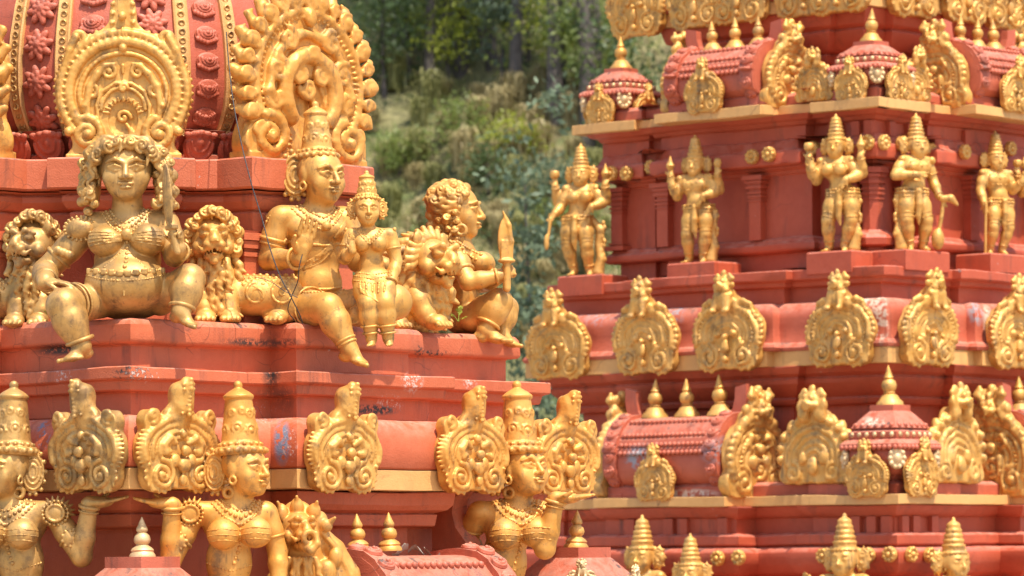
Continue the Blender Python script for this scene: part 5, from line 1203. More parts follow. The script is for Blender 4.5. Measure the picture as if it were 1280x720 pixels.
# -- woman in profile with a knife on the right-hand corner
UW = LT.P(LL - .24, .20)
def woman_profile():
    px, py, Y = 600, 418, UW.y; root, s = place_fig('goddess_statue', 'golden woman in profile with long curls, squatting at the ledge end, knife upright', 'statue', px, py, Y)
    B = Sc(1.5)
    B.e((-18, 8, 18), (27, 30, 19)); B.e((-21, 6, 50), (21, 24, 34), 8); B.e((-23, 4, 92), (22, 28, 26), 10); B.c((-30, -22, 106), 12.5, (-21, 26, 106), 12.5, 8)
    B.e((2, -12, 89), (17, 15, 14), 4); B.e((3, 16, 89), (17, 15, 14), 4); B.c((-25, 2, 112), 15, (-28, 0, 134), 13.5, 6)
    R = rotm(80, 0); head(B, (-27, 0, 155), 33, R, wx=1.0)
    limb(B, (-31, -28, 104), (-14, -52, 62), (28, -50, 70), 12.5, 10.5, 7.5); hand(B, (28, -50, 71), (.85, .1, .35), (.2, .8, -.2), 30, .5, 1, True)
    limb(B, (-21, 28, 104), (4, 18, 66), (28, -30, 72), 14, 12, 8.5); hand(B, (28, -32, 73), (.8, -.4, .3), (.2, -.8, -.2), 26, .5, -1, True)
    limb(B, (-8, -20, 20), (24, -34, 38), (8, -40, 6), 18, 17, 10.5, 4); B.e((12, -34, 24), (18, 13, 17), 6); foot(B, (6, -42, 3), (1, -.12, -.08), 46, r=10)
    limb(B, (0, 14, 18), (32, 4, 32), (26, -6, 0), 18, 16, 10, 4); foot(B, (28, -10, -2), (1, -.2, -.14), 36, r=9)
    B.build('body', M_GOLD, root, root.location, s)
    H = Sc(1.35); H.e((-36, 3, 163), (27, 28, 28)); H.e((2, 0, 150), (25, 50, 37), 3, sub=True); H.e((-47, 2, 128), (15, 22, 34), 10)
    rg = random.Random(4); c0 = np.array((-36., 2, 162)); ends = []
    for k in range(12):
        b_ = math.radians(96 - k * 10.5); w_ = np.array((0, -math.cos(b_), math.sin(b_))); arc = [c0 + 29.5 * (math.cos(a) * np.array((1, 0, 0)) + math.sin(a) * w_) for a in np.radians((48 + max(0, k - 5) * 4, 75, 105, 135, 160))]
        xb = -58 + k * 2.6 + rg.uniform(-3, 3); yb_ = -6 - k * 1.6; zb_ = 100 + rg.uniform(-8, 18) + k * 1.0
        strand(H, arc + [(xb - 2, yb_, 148), (xb + 3, yb_ - 3, 126), (xb + 2, yb_ - 4, zb_)], 3.4, 4.0, 44, rg.uniform(0, 6), f=6.5); ends.append((xb + 3, yb_ - 4, zb_))
    for i in range(7): a = math.radians(30 + i * 20); ends.append((-15 - 2 * i * .3, -24 * math.cos(a) - 2, 165 + 18 * math.sin(a)))
    for k in range(16): a, b_ = rg.uniform(.9, 2.6), rg.uniform(.1, 1.4); ends.append(tuple(c0 + 30 * (math.cos(a) * np.array((1, 0, 0)) + math.sin(a) * np.array((0, -math.cos(b_), math.sin(b_))))))
    for j in range(7): ends += [(-58 + 4 * math.sin(j * 2.), -8, 158 - j * 11), (-48 + 4 * math.cos(j * 2.), -20, 152 - j * 11)]
    for j in range(4): ends += [(-30 + 3 * (j % 2), -31, 150 - j * 11), (-41 + 3 * (j % 2), -26, 142 - j * 12)]
    curls(H, ends, 5.8, 9); H.build('hair', M_GOLD, root, root.location, s)
    J = Sc(1.3)
    chain(J, B, [(-34, 120), (-24, 111), (-10, 104), (2, 98)], 2.6); chain(J, B, [(-36, 114), (-22, 102), (-4, 92)], 2.6)
    J.e((-28, -38, 98), (9, 7, 15), 2); 
    for t in np.linspace(0, 2 * PI, 14): J.e((-28 + 9 * math.cos(t), -43, 98 + 15 * math.sin(t)), 2.0, .6)
    ring(J, (-14, -52, 62), (28, -50, 70), .84, 9, 2.2); ring(J, (-31, -28, 104), (-14, -52, 62), .66, 12.5, 2.2)
    ring(J, (24, -34, 38), (8, -40, 6), .84, 14, 2.4); J.t((-22, -34, 128), 6, 2.4, (0.2, 1, 0), .8)
    JW(J, M_GOLD, root, root.location, s)
    K = Sc(1.0); R = rotm(20, 0, 2)
    yk = -54; K.e((32, yk, 116), (9.5, 3, 26), 1.5, R); K.p([(37, yk, 90), (40, yk, 112), (37, yk, 132), (30, yk, 149)], [2.6, 3, 2.6, 1.2], 3); K.b((34, yk, 100), (8, 3, 13), R, 1, 2); K.e((34, yk, 88), (11, 8, 3.4), 1.5); K.c((34, yk, 84), 5, (34, yk, 54), 5, 2)
    K.build('knife', M_GOLD, root, root.location, s)
woman_profile()
# -- lions
def lion_head(S, c, s, R, gap=.5):
    g = Fr(c, s, R); E = lambda p, r, k=.12, sub=False: S.e(g(*p), np.array(r) * s, k * s, R, sub)
    E((0, .1, .1), (.78, .8, .78)); E((0, -.62, -.12), (.46, .55, .36), .25); E((0, -.5, -.62), (.42, .5, .2), .15)
    E((0, -.85, -.44), (.38, .55, .15), .06, True); E((0, -1.12, .06), (.24, .16, .17), .08); E((0, -.75, .28), (.2, .4, .2), .2)
    for q in (-1, 1):
        E((q * .38, -.62, .32), (.23, .2, .2), .08); E((q * .38, -.72, .32), (.15, .16, .13), .03); S.p([g(q * .1, -.72, .5), g(q * .36, -.82, .62), g(q * .64, -.5, .48)], [.09 * s, .12 * s, .07 * s], .1 * s)
        E((q * .26, -.98, -.14), (.22, .24, .2), .06); E((q * .13, -1.22, .0), (.06, .08, .06), .03); E((q * .68, .15, .78), (.24, .14, .34), .1); E((q * .62, -.3, -.2), (.26, .3, .3), .15)
        S.p([g(q * .18, -1.05, -.26), g(q * .5, -.95, -.36), g(q * .66, -.8, -.2)], [.07 * s, .09 * s, .05 * s], .06 * s)
        for j in range(3): S.c(g(q * (.1 + .12 * j), -1.08 + .07 * j, -.30), .06 * s, g(q * (.1 + .12 * j), -1.08 + .07 * j, -.44), .03 * s, .3); S.c(g(q * (.08 + .11 * j), -.95 + .05 * j, -.55), .055 * s, g(q * (.08 + .11 * j), -.97 + .05 * j, -.46), .03 * s, .3)
    E((0, -.8, -.52), (.18, .35, .05), .04); E((0, -.82, -.8), (.2, .2, .16), .1)
def paw(S, c, d, r):
    d = nrm(d); sd = np.cross(d, (0, 0, 1)); c = np.asarray(c, float); S.e(c, (r * 1.1, r * 1.1, r * .8), 2)
    for i in range(4): q = c + d * r * .9 + sd * (i - 1.5) * r * .5 - np.array([0, 0, r * .25]); S.e(q, r * .38, .6); S.c(q + d * r * .2, r * .16, q + d * r * .55 - np.array([0, 0, r * .2]), r * .06, .4)
def lion_curly(label, px, py, Y, yaw, mirror, mat):
    root, s = place_fig('lion_statue', label, 'lion', px, py, Y, None); m = -1 if mirror else 1
    B = Sc(1.65); c = (-32 * m, -20, 100); R = rotm(yaw, 0)
    B.e((-28 * m, -2, 46), (29, 27, 46)); B.e((20 * m, 4, 36), (54, 28, 26), 10); B.e((58 * m, -4, 30), (24, 24, 30), 8); lion_head(B, c, 30, R); B.e((-32 * m, -4, 104), (33, 22, 36), 6)
    limb(B, (-42 * m, -18, 40), (-44 * m, -26, 22), (-40 * m, -30, 8), 14, 12, 9); paw(B, (-40 * m, -36, 7), (0, -1, 0), 12); limb(B, (-14 * m, -18, 36), (-12 * m, -24, 20), (-10 * m, -28, 8), 13, 11, 9); paw(B, (-10 * m, -34, 7), (.1 * m, -1, 0), 12)
    B.e((50 * m, -6, 10), (22, 16, 10), 4); paw(B, (48 * m, -22, 7), (-.4 * m, -1, 0), 12)
    B.build('body', mat, root, root.location, s)
    H = Sc(1.35); rg = random.Random(2); pts = []
    for a in range(-30, 215, 22): pts.append((-32 * m + 32 * math.cos(math.radians(a)), -14, 106 + 32 * math.sin(math.radians(a))))
    for a in range(10, 175, 27): pts.append((-32 * m + 22 * math.cos(math.radians(a)), -26 + 4 * rg.random(), 116 + 24 * math.sin(math.radians(a))))
    curls(H, pts, 8.0, 5)
    for r_ in range(6):
        for i in range(6):
            t = (i - 2.5) / 2.5; x = -30 * m + t * (26 - r_ * 1.4) + (r_ % 2) * 3; z = 78 - r_ * 11; y = -4 - 27 * math.sqrt(max(.05, 1 - t * t)) - (2 if r_ < 3 else 0)
            lock(H, (x, y, z), (t * .5, -.25, -1), 17, 5.0, (rg.choice((-1, 1)) * 1.1, -.3, .1))
    H.build('mane', mat, root, root.location, s)
    D = Sc(1.35)
    for (cx, cz, r_) in ((22, 36, 15), (56, 36, 17)):
        D.p(drape(B, [(x, z) for (x, y, z) in spiral(cx * m, cz, r_, 1.6, 90, 0, m)], -.4, 34, y0=-60.), [2.4, 1.8], 1); D.beads(drape(B, [((cx + (r_ + 4) * math.cos(t)) * m, cz + (r_ + 4) * math.sin(t)) for t in np.linspace(0.2, PI * .95, 12)], -.2, 16, y0=-60.), 1.5, 3.6)
    for i in range(9):
        for j in range(4): p_ = drape(B, [((2 + i * 8 + (j % 2) * 4) * m, 60 - j * 4), ((3 + i * 8 + (j % 2) * 4) * m, 58 - j * 4)], 0, 2, y0=-60.)[0]; D.e((p_[0], p_[1] + .5, p_[2]), (3.4, 2, 3), .6)
    D.build('carved_flank', mat, root, root.location, s)
L3 = LT.P(LT.hit(300, 405, v=.14), .14); lion_curly('golden lion with tight curls crouching between the knife woman and the crowned man', 300, 405, L3.y, 8, False, M_GOLD)
L2 = LT.P(.16, LT.hit(40, 408, u=.16)); lion_curly('weathered golden lion at the left edge, beside the front-facing woman', 12, 410, L2.y, -38, True, M_BRONZE)
def lion_long():
    Lp = LT.P(LT.hit(540, 410, v=.06), .06); px, py, Y = 531, 412, Lp.y; root, s = place_fig('lion_statue', 'golden long-maned lion with open jaws turned right, behind the profile woman', 'lion', px, py, Y)
    B = Sc(1.55); R = rotm(48, 4); B.e((-12, 4, 58), (36, 30, 50)); B.e((-62, 12, 30), (52, 28, 27), 10); B.e((-96, 4, 26), (26, 22, 28), 8); lion_head(B, (10, -14, 83), 34, R)
    limb(B, (-10, -20, 40), (-2, -26, 22), (8, -28, 8), 16, 13, 10); paw(B, (16, -34, 7), (.7, -.7, 0), 13); limb(B, (-34, -18, 36), (-40, -24, 18), (-36, -28, 8), 14, 12, 9); paw(B, (-32, -34, 6), (.6, -.8, 0), 12)
    B.c((-64, -14, 16), 13, (-40, -24, 6), 8, 4)
    B.build('body', M_GOLD, root, root.location, s)
    H = Sc(1.35); rg = random.Random(8); fc = np.array((12., -30, 78.)); H.e((-14, 6, 58), (42, 30, 52))
    for r_ in range(10):
        for i in range(11):
            a = math.radians(-175 + i * 17 + (r_ % 2) * 8); z = 108 - r_ * 10.5; k = math.sqrt(max(.12, 1 - ((z - 58) / 56) ** 2)); p = np.array((-14 + 42 * k * math.cos(a), 6 + 31 * k * math.sin(a), z + rg.uniform(-2, 2)))
            if p[0] > 6 and z > 60: continue
            d = p - fc; d[1] *= .25; d = nrm(nrm(d) + np.array((0, -.1, -.75))); lock(H, p, d, rg.uniform(19, 27), rg.uniform(5.2, 6.8), np.array((rg.choice((-1, 1)) * 1.1, -.35, .2)))
    for i in range(13):
        a = math.radians(10 + i * 15); g = R @ np.array([math.cos(a) * 26, 2, math.sin(a) * 27]); lock(H, np.array((10, -12, 87)) + g, R @ np.array([math.cos(a), .35, math.sin(a) * .8 - .3]), 19, 5.2, (0, 0, -1))
    H.build('mane', M_GOLD, root, root.location, s)
lion_long()
# -- caryatids holding up the eave
def caryatid(label, px, py, Y, yaw, m, mat, up, down, lean=0, hx=18, pitch=4):
    root, s = place_fig('caryatid_statue', label, 'statue', px, py, Y); B = Sc(1.7); X = lambda x, y, z: (x * m, y, z)
    B.e(X(2 + lean * .0, 4, 62), (39, 29, 31)); B.e(X(-4 - lean * .6, 4, 14), (29, 24, 38), 10); B.e(X(-8 - lean, 4, -44), (44, 34, 36), 12); B.c(X(-37, -4, 76), 14, X(40, 12, 76), 14, 8); B.l(X(-8 - lean, 4, -96), (0, 0, 1), [(0, 40), (40, 36)], 8)
    for (x, y, z) in ((-9, -25, 48), (31, -18, 50)): B.e(X(x, y, z), (20.5, 20, 19.5), 3)
    B.c(X(9, 2, 86), 18, X(12, 0, 110), 15, 6); R = rotm(yaw * m, -pitch); head(B, X(hx, -5, 129), 34, R)
    (s1, e1, w1, d1) = up; limb(B, X(*s1), X(*e1), X(*w1), 14.5, 13, 9.5); hand(B, X(*w1), X(*d1), (0, -.1, 1), 46, .04, 1 * m); B.e(np.array(X(*w1)) + np.array(X(*d1)) * 14 + np.array((0, 0, -1)), (15, 12, 6), 4)
    (s2, e2, w2, d2) = down; limb(B, X(*s2), X(*e2), X(*w2), 13.5, 12, 9); hand(B, X(*w2), X(*d2), (-.3 * m, -.6, 0), 32, .25, -m)
    B.build('body', mat, root, root.location, s)
    C = Sc(1.35); cx = hx - 6; crown(C, X(cx, 0, 148), 30, rotm(yaw * m * .8, -3), 26.5, 17, 88); disc(C, X(-20 if hx > 10 else -18, -3, 126), 18, 31, rotm(-10 * m, 0)); C.t(X(-3, -10, 100), 6, 3, (.3 * m, 1, 0), 1)
    C.build('crown', mat, root, root.location, s)
    J = Sc(1.3)
    for (a, w, r) in ((0, 20, 2.2), (7, 24, 3.0), (15, 29, 2.4)): chain(J, B, [X(-w + 6, 0, 92 - a * .4)[::2], X(-w * .5 + 10, 0, 82 - a)[::2], X(14, 0, 76 - a * 1.2)[::2], X(w * .5 + 14, 0, 83 - a)[::2], X(w + 10, 0, 92 - a * .4)[::2]], r, lift=.5)
    chain(J, B, [(14 * m, 60), (12 * m, 46), (10 * m, 30), (4 * m, 12)], 3.0, 6); chain(J, B, [(-30 * m, 12), (0, 2), (26 * m, 10)], 2.0)
    for (x, z) in ((-9, 48), (31, 50)):
        for t in (0, 7, 14): cord(J, B, [((x - 20) * m, z + 4 - t), (x * m, z + 7 - t), ((x + 18) * m, z + 5 - t)], 1.2, .3, 16)
    ex = np.array(X(*s1)) + np.array((-4 * m, -12, -2)); J.e(ex, (16, 10, 15), 2)
    for f in (1.0, .68): 
        for t in np.linspace(0, 2 * PI, 20): J.e(ex + np.array((16 * f * math.cos(t), -7 - (1 - f) * 5, 15 * f * math.sin(t))), 2.2, .6)
    for i in range(8): a = math.radians(60 + i * 18); J.c(ex + np.array((16 * math.cos(a) * m, 4, 14 * math.sin(a))), 3, ex + np.array((24 * math.cos(a) * m, 6, 22 * math.sin(a))), 1.2, .8)
    mid = np.array(X(*s1)) * .4 + np.array(X(*e1)) * .6; J.e(mid + np.array((0, -13, 0)), (9, 6, 10), 1.5)
    for i in range(9): a = 2 * PI * i / 9; J.e(mid + np.array((9 * math.cos(a), -15, 10 * math.sin(a))), 2.6, .6)
    ring(J, X(*s1), X(*e1), .62, 14.5, 2.4); ring(J, X(*e1), X(*w1), .93, 11.5, 2.6); ring(J, X(*e1), X(*w1), .84, 11.8, 1.5); ring(J, X(*s2), X(*e2), .6, 13.5, 2.2)
    JW(J, mat, root, root.location, s)
DN = ((44, 14, 74), (56, 18, 26), (58, 6, -16), (-.1, -.3, -1))
yc = LT.P(LT.hit(290, 690, v=-.46), -.46).y; caryatid('golden caryatid with conical crown looking right, left palm under the eave, middle of three', 290, 716, yc, 56, 1, M_GOLDO, ((-46, -4, 76), (-75, -18, 16), (-72, -30, 86), (-1, -.1, .12)), DN)
yc1 = LT.P(-.46, LT.hit(20, 690, u=-.46)).y; caryatid('golden caryatid cut by the left edge of the view, palm under the eave', 22, 716, yc1, 44, -1, M_BRONZE, ((-46, -4, 76), (-82, -18, 20), (-94, -30, 86), (-1, -.1, .12)), DN, hx=12)
yc3 = LT.P(LT.hit(645, 690, v=-.44), -.44).y; caryatid('golden caryatid at the right corner looking down, palm raised on her right-hand side', 640, 716, yc3, 40, 1, M_GOLDO, ((32, 8, 72), (41, -22, 30), (56, -28, 92), (1, -.15, .06)), ((-42, -6, 76), (-54, 16, 44), (-40, 24, 10), (.2, .2, -1)), lean=10, hx=16, pitch=10)
# -- standing figures on the farther tower (about 170 px tall, canonical pose facing the camera, then turned)
def standing(label, pos, yaw, hgt, arms, female=False, group=None, sway=3, knob=True, beard=False, sash=1, club=None, mat=None, skirt=True):
    mat = mat or M_GOLDF; Y = pos.y; s = Y / F * hgt / 190.; root = empty('standing_statue', pos, label, 'statue', group); h = 1.75
    RY = rotm(yaw); T = lambda x, y, z: RY @ np.array([x, y, z], float)
    B = Sc(h); w = 1.0 if not female else .92
    B.e(T(sway, 0, 80), (22 * w + (3 if female else 0), 15, 15), 4, RY); B.e(T(sway * .6, 0, 96), (15.5 * w, 12, 16), 5, RY); B.e(T(0, 0, 114), (21 * w, 14, 17), 5, RY); B.c(T(-18 * w, 1, 125), 7.5, T(18 * w, 1, 125), 7.5, 4)
    if female:
        for q in (-1, 1): B.e(T(q * 9, -11, 113), (9.5, 9, 9), 1.5, RY)
    else:
        for q in (-1, 1): B.e(T(q * 9, -9, 116), (10, 6, 8), 3, RY)
        B.e(T(sway * .6, -5, 92), (13, 10, 11), 4, RY)
    B.c(T(0, 1, 128), 7.5, T(0, 0, 137), 7, 3); hs = 17; hR = RY @ rotm(0, 0, 0); head(B, T(0, -1, 146), hs, hR)
    for q in (-1, 1):
        limb(B, T(q * 10 + sway, 0, 78), T(q * 11 + sway * (1.3 if q * sway > 0 else .2), -6 - (4 if q * sway < 0 else 0), 43), T(q * 11, 1, 9), 12.5, 8.8, 6, 3); foot(B, T(q * 11, 1, 8), T(q * .35, -1, -.05), 19, r=5)
    for (q, el, wr, d, n, obj) in arms:
        a = T(q * 21 * w, 1 + (4 if el[1] > 1 else 0), 124); limb(B, a, T(*el), T(*wr), 8, 6.8, 5.2, 3); hand(B, T(*wr), T(*d), T(*n), 19, .15, q)
    B.build('body', mat, root, root.location, s)
    C = Sc(h); crown(C, T(0, 0, 154), hs, RY, 11.2, 6.5, 36, ros=False)
    for z, r in ((163, 13), (168, 11.5), (173, 10), (178, 8.6)): C.t(T(0, 0, z), r * .82, 1.7, (0, 0, 1), .8)
    for q in (-1, 1): disc(C, T(q * 17, 4, 146), 9, 14, rotm(yaw + q * 15), 9)
    C.build('crown', mat, root, root.location, s)
    J = Sc(h)
    def el_ring(z, rx, ry, r, x0=0, a0=0, a1=360, n=24, dz=0):
        J.beads([T(x0 + rx * math.cos(math.radians(t)), ry * math.sin(math.radians(t)), z + dz * math.sin(math.radians(t))) for t in np.linspace(a0, a1, n)], r, r * 2.1)
    el_ring(131, 10, 9, 1.7, dz=6); el_ring(128, 15, 13, 1.8, dz=9, a0=180); el_ring(86, 23 * w + 2, 15, 2.0, sway); el_ring(81, 24 * w + 2, 16, 1.7, sway); el_ring(108 if not female else 104, 21 * w, 14.5, 1.5, 0, 180, 360)
    for q in (-1, 1):
        a, b, c = T(q * 10 + sway, 0, 78), T(q * 11 + sway * (1.3 if q * sway > 0 else .2), -6 - (4 if q * sway < 0 else 0), 43), T(q * 11, 1, 9)
        for t in (.15, .35, .55, .75, .92): ring(J, a, b, t, 13.6 - 3.6 * t, 1.1)
        for t in (.25, .8): ring(J, b, c, t, 9 - 2.6 * t, 1.5)
        J.e(T(q * 24 * w, -2, 126), (6, 6, 6), 1)
    for (x, z) in ((-14, 122), (14, 122), (0, 117), (-8, 118), (8, 118)): J.e(T(x, -13 if abs(x) < 10 else -9, z), (3, 2.6, 3.4), .8)
    for i in range(7): J.p([T(sway + (i - 3) * 6.5, -13 + abs(i - 3) * 1.6, 82), T(sway + (i - 3) * 6.2, -15 + abs(i - 3) * 1.8, 72 - (3 - abs(i - 3)) * 2)], [2.4, 1.6], .8)
    J.p([T(sway, -16, 82), T(sway, -18, 64), T(sway - 1, -16, 48), T(sway + 1, -15, 36)], [4, 5, 4, 1.5], 1.5); J.e(T(sway, -17, 82), 4.5, 1)
    for (q, el, wr, d, n, obj) in arms: ring(J, T(q * 21 * w, 1, 124), T(*el), .6, 7.6, 1.4); ring(J, T(*el), T(*wr), .9, 5.6, 1.4)
    JW(J, mat, root, root.location, s)
    if sash:
        D = Sc(h); x = sash * 24
        D.p([T(sash * 20 + sway, 2, 84), T(x + 3 * sash, 4, 66), T(x, 5, 44), T(x + 4 * sash, 4, 24), T(x - 1 * sash, 2, 6)], [4, 6.5, 5.5, 7, 7.5], 2)
        for i in range(11): D.e(T(x + (8 + 2 * math.sin(i * 1.8)) * sash, 3, 76 - i * 6.6), (3, 3.5, 4), 1)
        D.e(T(x, 3, 4), (9, 8, 6), 2); D.build('sash', mat, root, root.location, s)
    for (q, el, wr, d, n, obj) in arms:
        if not obj: continue
        O = Sc(h); e = np.array(T(*wr)) + nrm(T(*d)) * 12
        if obj == 'wheel': disc(O, e + np.array((0, 0, 5)), 7, 8.5, RY, 10)
        elif obj == 'conch': O.e(e + np.array((0, 0, 4)), (6, 5, 8), 1); O.c(e + np.array((0, 0, 8)), 4, e + np.array((0, 0, 18)), 1.2, 1); O.t(e + np.array((0, 0, 4)), 5.5, 1.5, (0, 0, 1), .6)
        elif obj == 'lotus':
            for i in range(7): a = i * PI / 3.5; O.e(e + np.array((4.5 * math.cos(a), 4.5 * math.sin(a), 5)), (3, 3, 6), 1)
            O.e(e + np.array((0, 0, 6)), 4, 1); O.c(e - np.array((0, 0, 6)), 1.6, e, 2, 1)
        elif obj == 'club': O.p([e + np.array((-2, -2, 4)), e + np.array((-5, -2, -20)), e + np.array((-8, 0, -36))], [2.6, 3, 2.6], 1); O.e(e + np.array((-10, 0, -50)), (9, 9, 15), 2); O.p([e + np.array((-4, -4, 6)), e + np.array((8, -4, 6)), e + np.array((17, -4, -3))], [4.5, 5.5, 2.5], 2)
        elif obj == 'staff': O.p([e + np.array((0, -3, 14)), e + np.array((-2, -3, -92))], 2.4, 1)
        elif obj == 'sword': O.p([e, e + np.array((-4, -4, -30))], [3, 2], 1); O.e(e + np.array((-6, -4, -34)), (4, 3, 12), 1)
        O.build({'wheel': 'wheel_emblem', 'conch': 'conch_shell', 'lotus': 'lotus_bud', 'club': 'mace', 'staff': 'staff', 'sword': 'short_sword'}[obj], mat, root, root.location, s)
    return root
UPR = (1, (36, 6, 108), (37, -6, 130), (.05, 0, 1), (0, -1, 0)); UPL = (-1, (-36, 6, 108), (-37, -6, 130), (-.05, 0, 1), (0, -1, 0))
def up_(q, obj): b = UPR if q > 0 else UPL; return b + (obj,)
blessL = (-1, (-28, -2, 100), (-30, -16, 116), (-.1, -.2, 1), (0, -1, .1), None)
dropR = (1, (32, -2, 104), (19, -17, 98), (-.5, -.3, -.8), (0, .8, -.2), None)
dropL = (-1, (-32, -2, 102), (-38, -16, 92), (-.4, -.4, -.7), (0, .8, -.2), None)
def feet_at(k, px, py, dn=0.): p = PED[k]; q = at(px, py, p.y + dn); return Vector((q.x, q.y, p.z))
standing('golden four-armed woman on the farthest left pedestal of the red tower, short sword lowered', feet_at(0, 727, 342), -14, 165, [up_(-1, 'lotus'), up_(1, 'conch'), (-1, (-30, -4, 98), (-34, -18, 90), (-.4, -.5, -.6), (0, .8, -.2), 'sword'), dropR], True, sash=1, sway=-6)
standing('golden four-armed man with bare chest, second pedestal from the left', feet_at(1, 870, 327), -24, 160, [up_(-1, 'conch'), up_(1, 'wheel'), blessL, dropR], False, sash=1, sway=5)
standing('golden four-armed woman left of the corner column, palm raised, hip swayed', feet_at(2, 1046, 312), -22, 172, [up_(-1, 'lotus'), up_(1, 'conch'), blessL, dropR], True, sash=1, sway=9)
standing('golden two-armed figure resting a hand on a mace, right of the corner column', feet_at(3, 1146, 310), 28, 172, [(-1, (-36, -2, 104), (-14, -20, 104), (1, -.2, .1), (0, .9, -.3), None), (1, (29, 2, 98), (30, -12, 76), (.3, -.4, -.6), (0, .3, -1), 'club')], False, sash=-1, sway=-7)
standing('golden two-armed figure with lowered arms, second statue from the right edge', feet_at(4, 1245, 316), 24, 155, [(-1, (-28, -2, 98), (-28, -14, 76), (0, -.3, -1), (.4, .8, 0), 'staff'), (1, (28, -4, 100), (34, -20, 112), (.2, -.3, 1), (0, -1, 0), None)], False, sash=0, sway=6)
q = at(1297, 316, PED[4].y + .2); standing('golden figure with raised hands cut off by the right edge of the view', Vector((q.x, q.y, PED[4].z)), 20, 150, [up_(-1, 'lotus'), up_(1, 'conch'), blessL, dropR], True, sash=0)
# row below, seen only as crowned heads above the lower edge
def low(label, px, ytop, o, face, yaw, hgt, female):
    p = onl(px, 690, o) if face == 'l' else onf(px, 690, o); top = at(px, ytop, p.y).z; s = p.y / F * hgt / 190; pos = Vector((p.x, p.y, top - 190 * s))
    standing(label, pos, yaw, hgt, [blessL, dropR], female, sash=0)
    n = RT.nl if face == 'l' else RT.nf; t = Vector((0, 0, 1)).cross(n); R = Matrix((t, -n, Vector((0, 0, 1)))).transposed(); m = MB(); m.box(Vector((p.x, p.y, pos.z - .10)) - n * .12, (.24, .32, .10), R); m.build('pedestal', M_RED2, rt, False, None)
low('crowned golden head rising behind the lower pavilion roof, leftmost of the bottom row', 803, 645, .80, 'l', -30, 225, True)
low('crowned golden head beside paired rosettes, second from the left in the bottom row', 863, 668, .85, 'l', -24, 210, False)
low('golden head with conical ringed crown turned left, below the corner pavilion', 1056, 643, .62, 'l', -28, 245, True)
low('golden head with topknot turned right, rightmost of the bottom row', 1192, 648, .62, 'f', 34, 240, False)
_late_crest()
# ------------------------------------------------------------------ small things on the ledges
def cable(label, pts, r=.0032):
    P = [at(*p) for p in pts]; Q = []
    for i in range(len(P) - 1):
        p0, p1, p2, p3 = P[max(i - 1, 0)], P[i], P[i + 1], P[min(i + 2, len(P) - 1)]
        for t in np.linspace(0, 1, 8, endpoint=False): Q.append(.5 * ((2 * p1) + (p2 - p0) * t + (2 * p0 - 5 * p1 + 4 * p2 - p3) * t * t + (3 * p1 - p0 - 3 * p2 + p3) * t ** 3))
    Q.append(P[-1]); m = MB(); m.tube(Q, r, 6); o = m.build('cable', M_CABLE, None); tag(o, label, 'cable')
ym = UM.y - .34
cable('thin black cable hanging from the flame-edged plate to the ledge', [(283, 40, 22.75), (286, 80, 22.7), (292, 130, 22.62), (303, 185, 22.5), (315, 232, 22.4), (328, 275, 22.32), (338, 312, 22.25), (350, 345, 22.2), (362, 368, 22.2), (374, 392, 22.25), (378, 404, 22.3)])
cable('loop of black cable hanging from the crowned man’s wrist'.replace('’', "'"), [(378, 318, ym - .02), (374, 334, ym - .03), (372, 352, ym), (364, 372, ym + .03), (360, 388, ym + .06), (368, 400, ym + .1)], .0028)
cable('short end of black cable over the lion flank', [(372, 372, ym), (356, 364, ym + .02), (338, 352, ym + .06), (318, 346, ym + .1)], .0022)
def sprout(label, px, py, Y, n, L, seed, mat):
    b = at(px, py, Y); rg = random.Random(seed); root = empty('weed', b, label, 'plant'); m = MB(); lv = []
    for i in range(n):
        a = rg.uniform(0, 2 * PI); d = Vector((math.cos(a), math.sin(a) * .6 - .3, rg.uniform(.3, 1.2))).normalized(); e = b + d * L * rg.uniform(.6, 1.0); m.tube([b, b.lerp(e, .5) + Vector((0, 0, .01)), e], [.003, .002, .001], 5)
        for t in (.55, .8, 1.0):
            p = b.lerp(e, t); w = d.cross(Vector((0, 0, 1))).normalized() * L * .16; dd = (d + Vector((rg.uniform(-.5, .5), rg.uniform(-.5, .2), -.2))).normalized() * L * .42; up = Vector((0, 0, L * .05))
            lv.append([p, p + dd * .5 + w + up, p + dd, p + dd * .5 - w + up])
    m.build('stem', mat, root)
    for q in lv: k = MB(); k.add(q, [(0, 1, 2), (0, 2, 3)]); k.build('leaf', mat, root, True, None)
M_SPROUT = mat_leaf('sprout_leaves', (.22, .30, .03), (.42, .48, .08), .4)
sprout('yellow-green weed sprouting between the long-maned lion and the profile woman', 573, 402, UW.y - .30, 5, .085, 3, M_SPROUT)
sprout('small green weed behind the raised hand of the left lion'.replace('raised hand of the left lion', "front-facing woman's elbow by the left lion"), 62, 397, 22.2, 4, .06, 4, M_SPROUT)
# dry leaves caught behind the barrel roof finials
M_DRY = mat_plain('dry_leaf', (.20, .18, .16), .9, (.36, .30, .24), 20)
rg = random.Random(9)
for i, lb in enumerate(('grey crumpled dry leaf right beside the second finial', 'curled brown dry leaf standing up on the barrel roof ridge', 'flat dry leaf lying nearest the curved red bracket')):
    px, py = ((500, 676), (520, 672), (540, 684))[i]; u = LT.hit(px, py, v=-.46); c = LT.P(u, -.46, zz(694, .5)); V = []; n = 5
    for a in range(n):
        for k in range(n):
            x, y = (a / (n - 1) - .5), (k / (n - 1) - .5); w = .11 * (1 - abs(x) * 1.2); V.append(c + Vector((x * .09, y * w * .8, -.005 + .03 * math.sin(4 * x + i * 2) + .06 * abs(y) * (1 - i * .3) + rg.uniform(-.006, .006))))
    Fs = [(a * n + k, a * n + k + 1, (a + 1) * n + k + 1, (a + 1) * n + k) for a in range(n - 1) for k in range(n - 1)]
    o = link('dry_leaf', mesh_np('dry_leaf', V, Fs, True), None, M_DRY); tag(o, lb, 'leaf', 'dry leaves on the roof ridge')
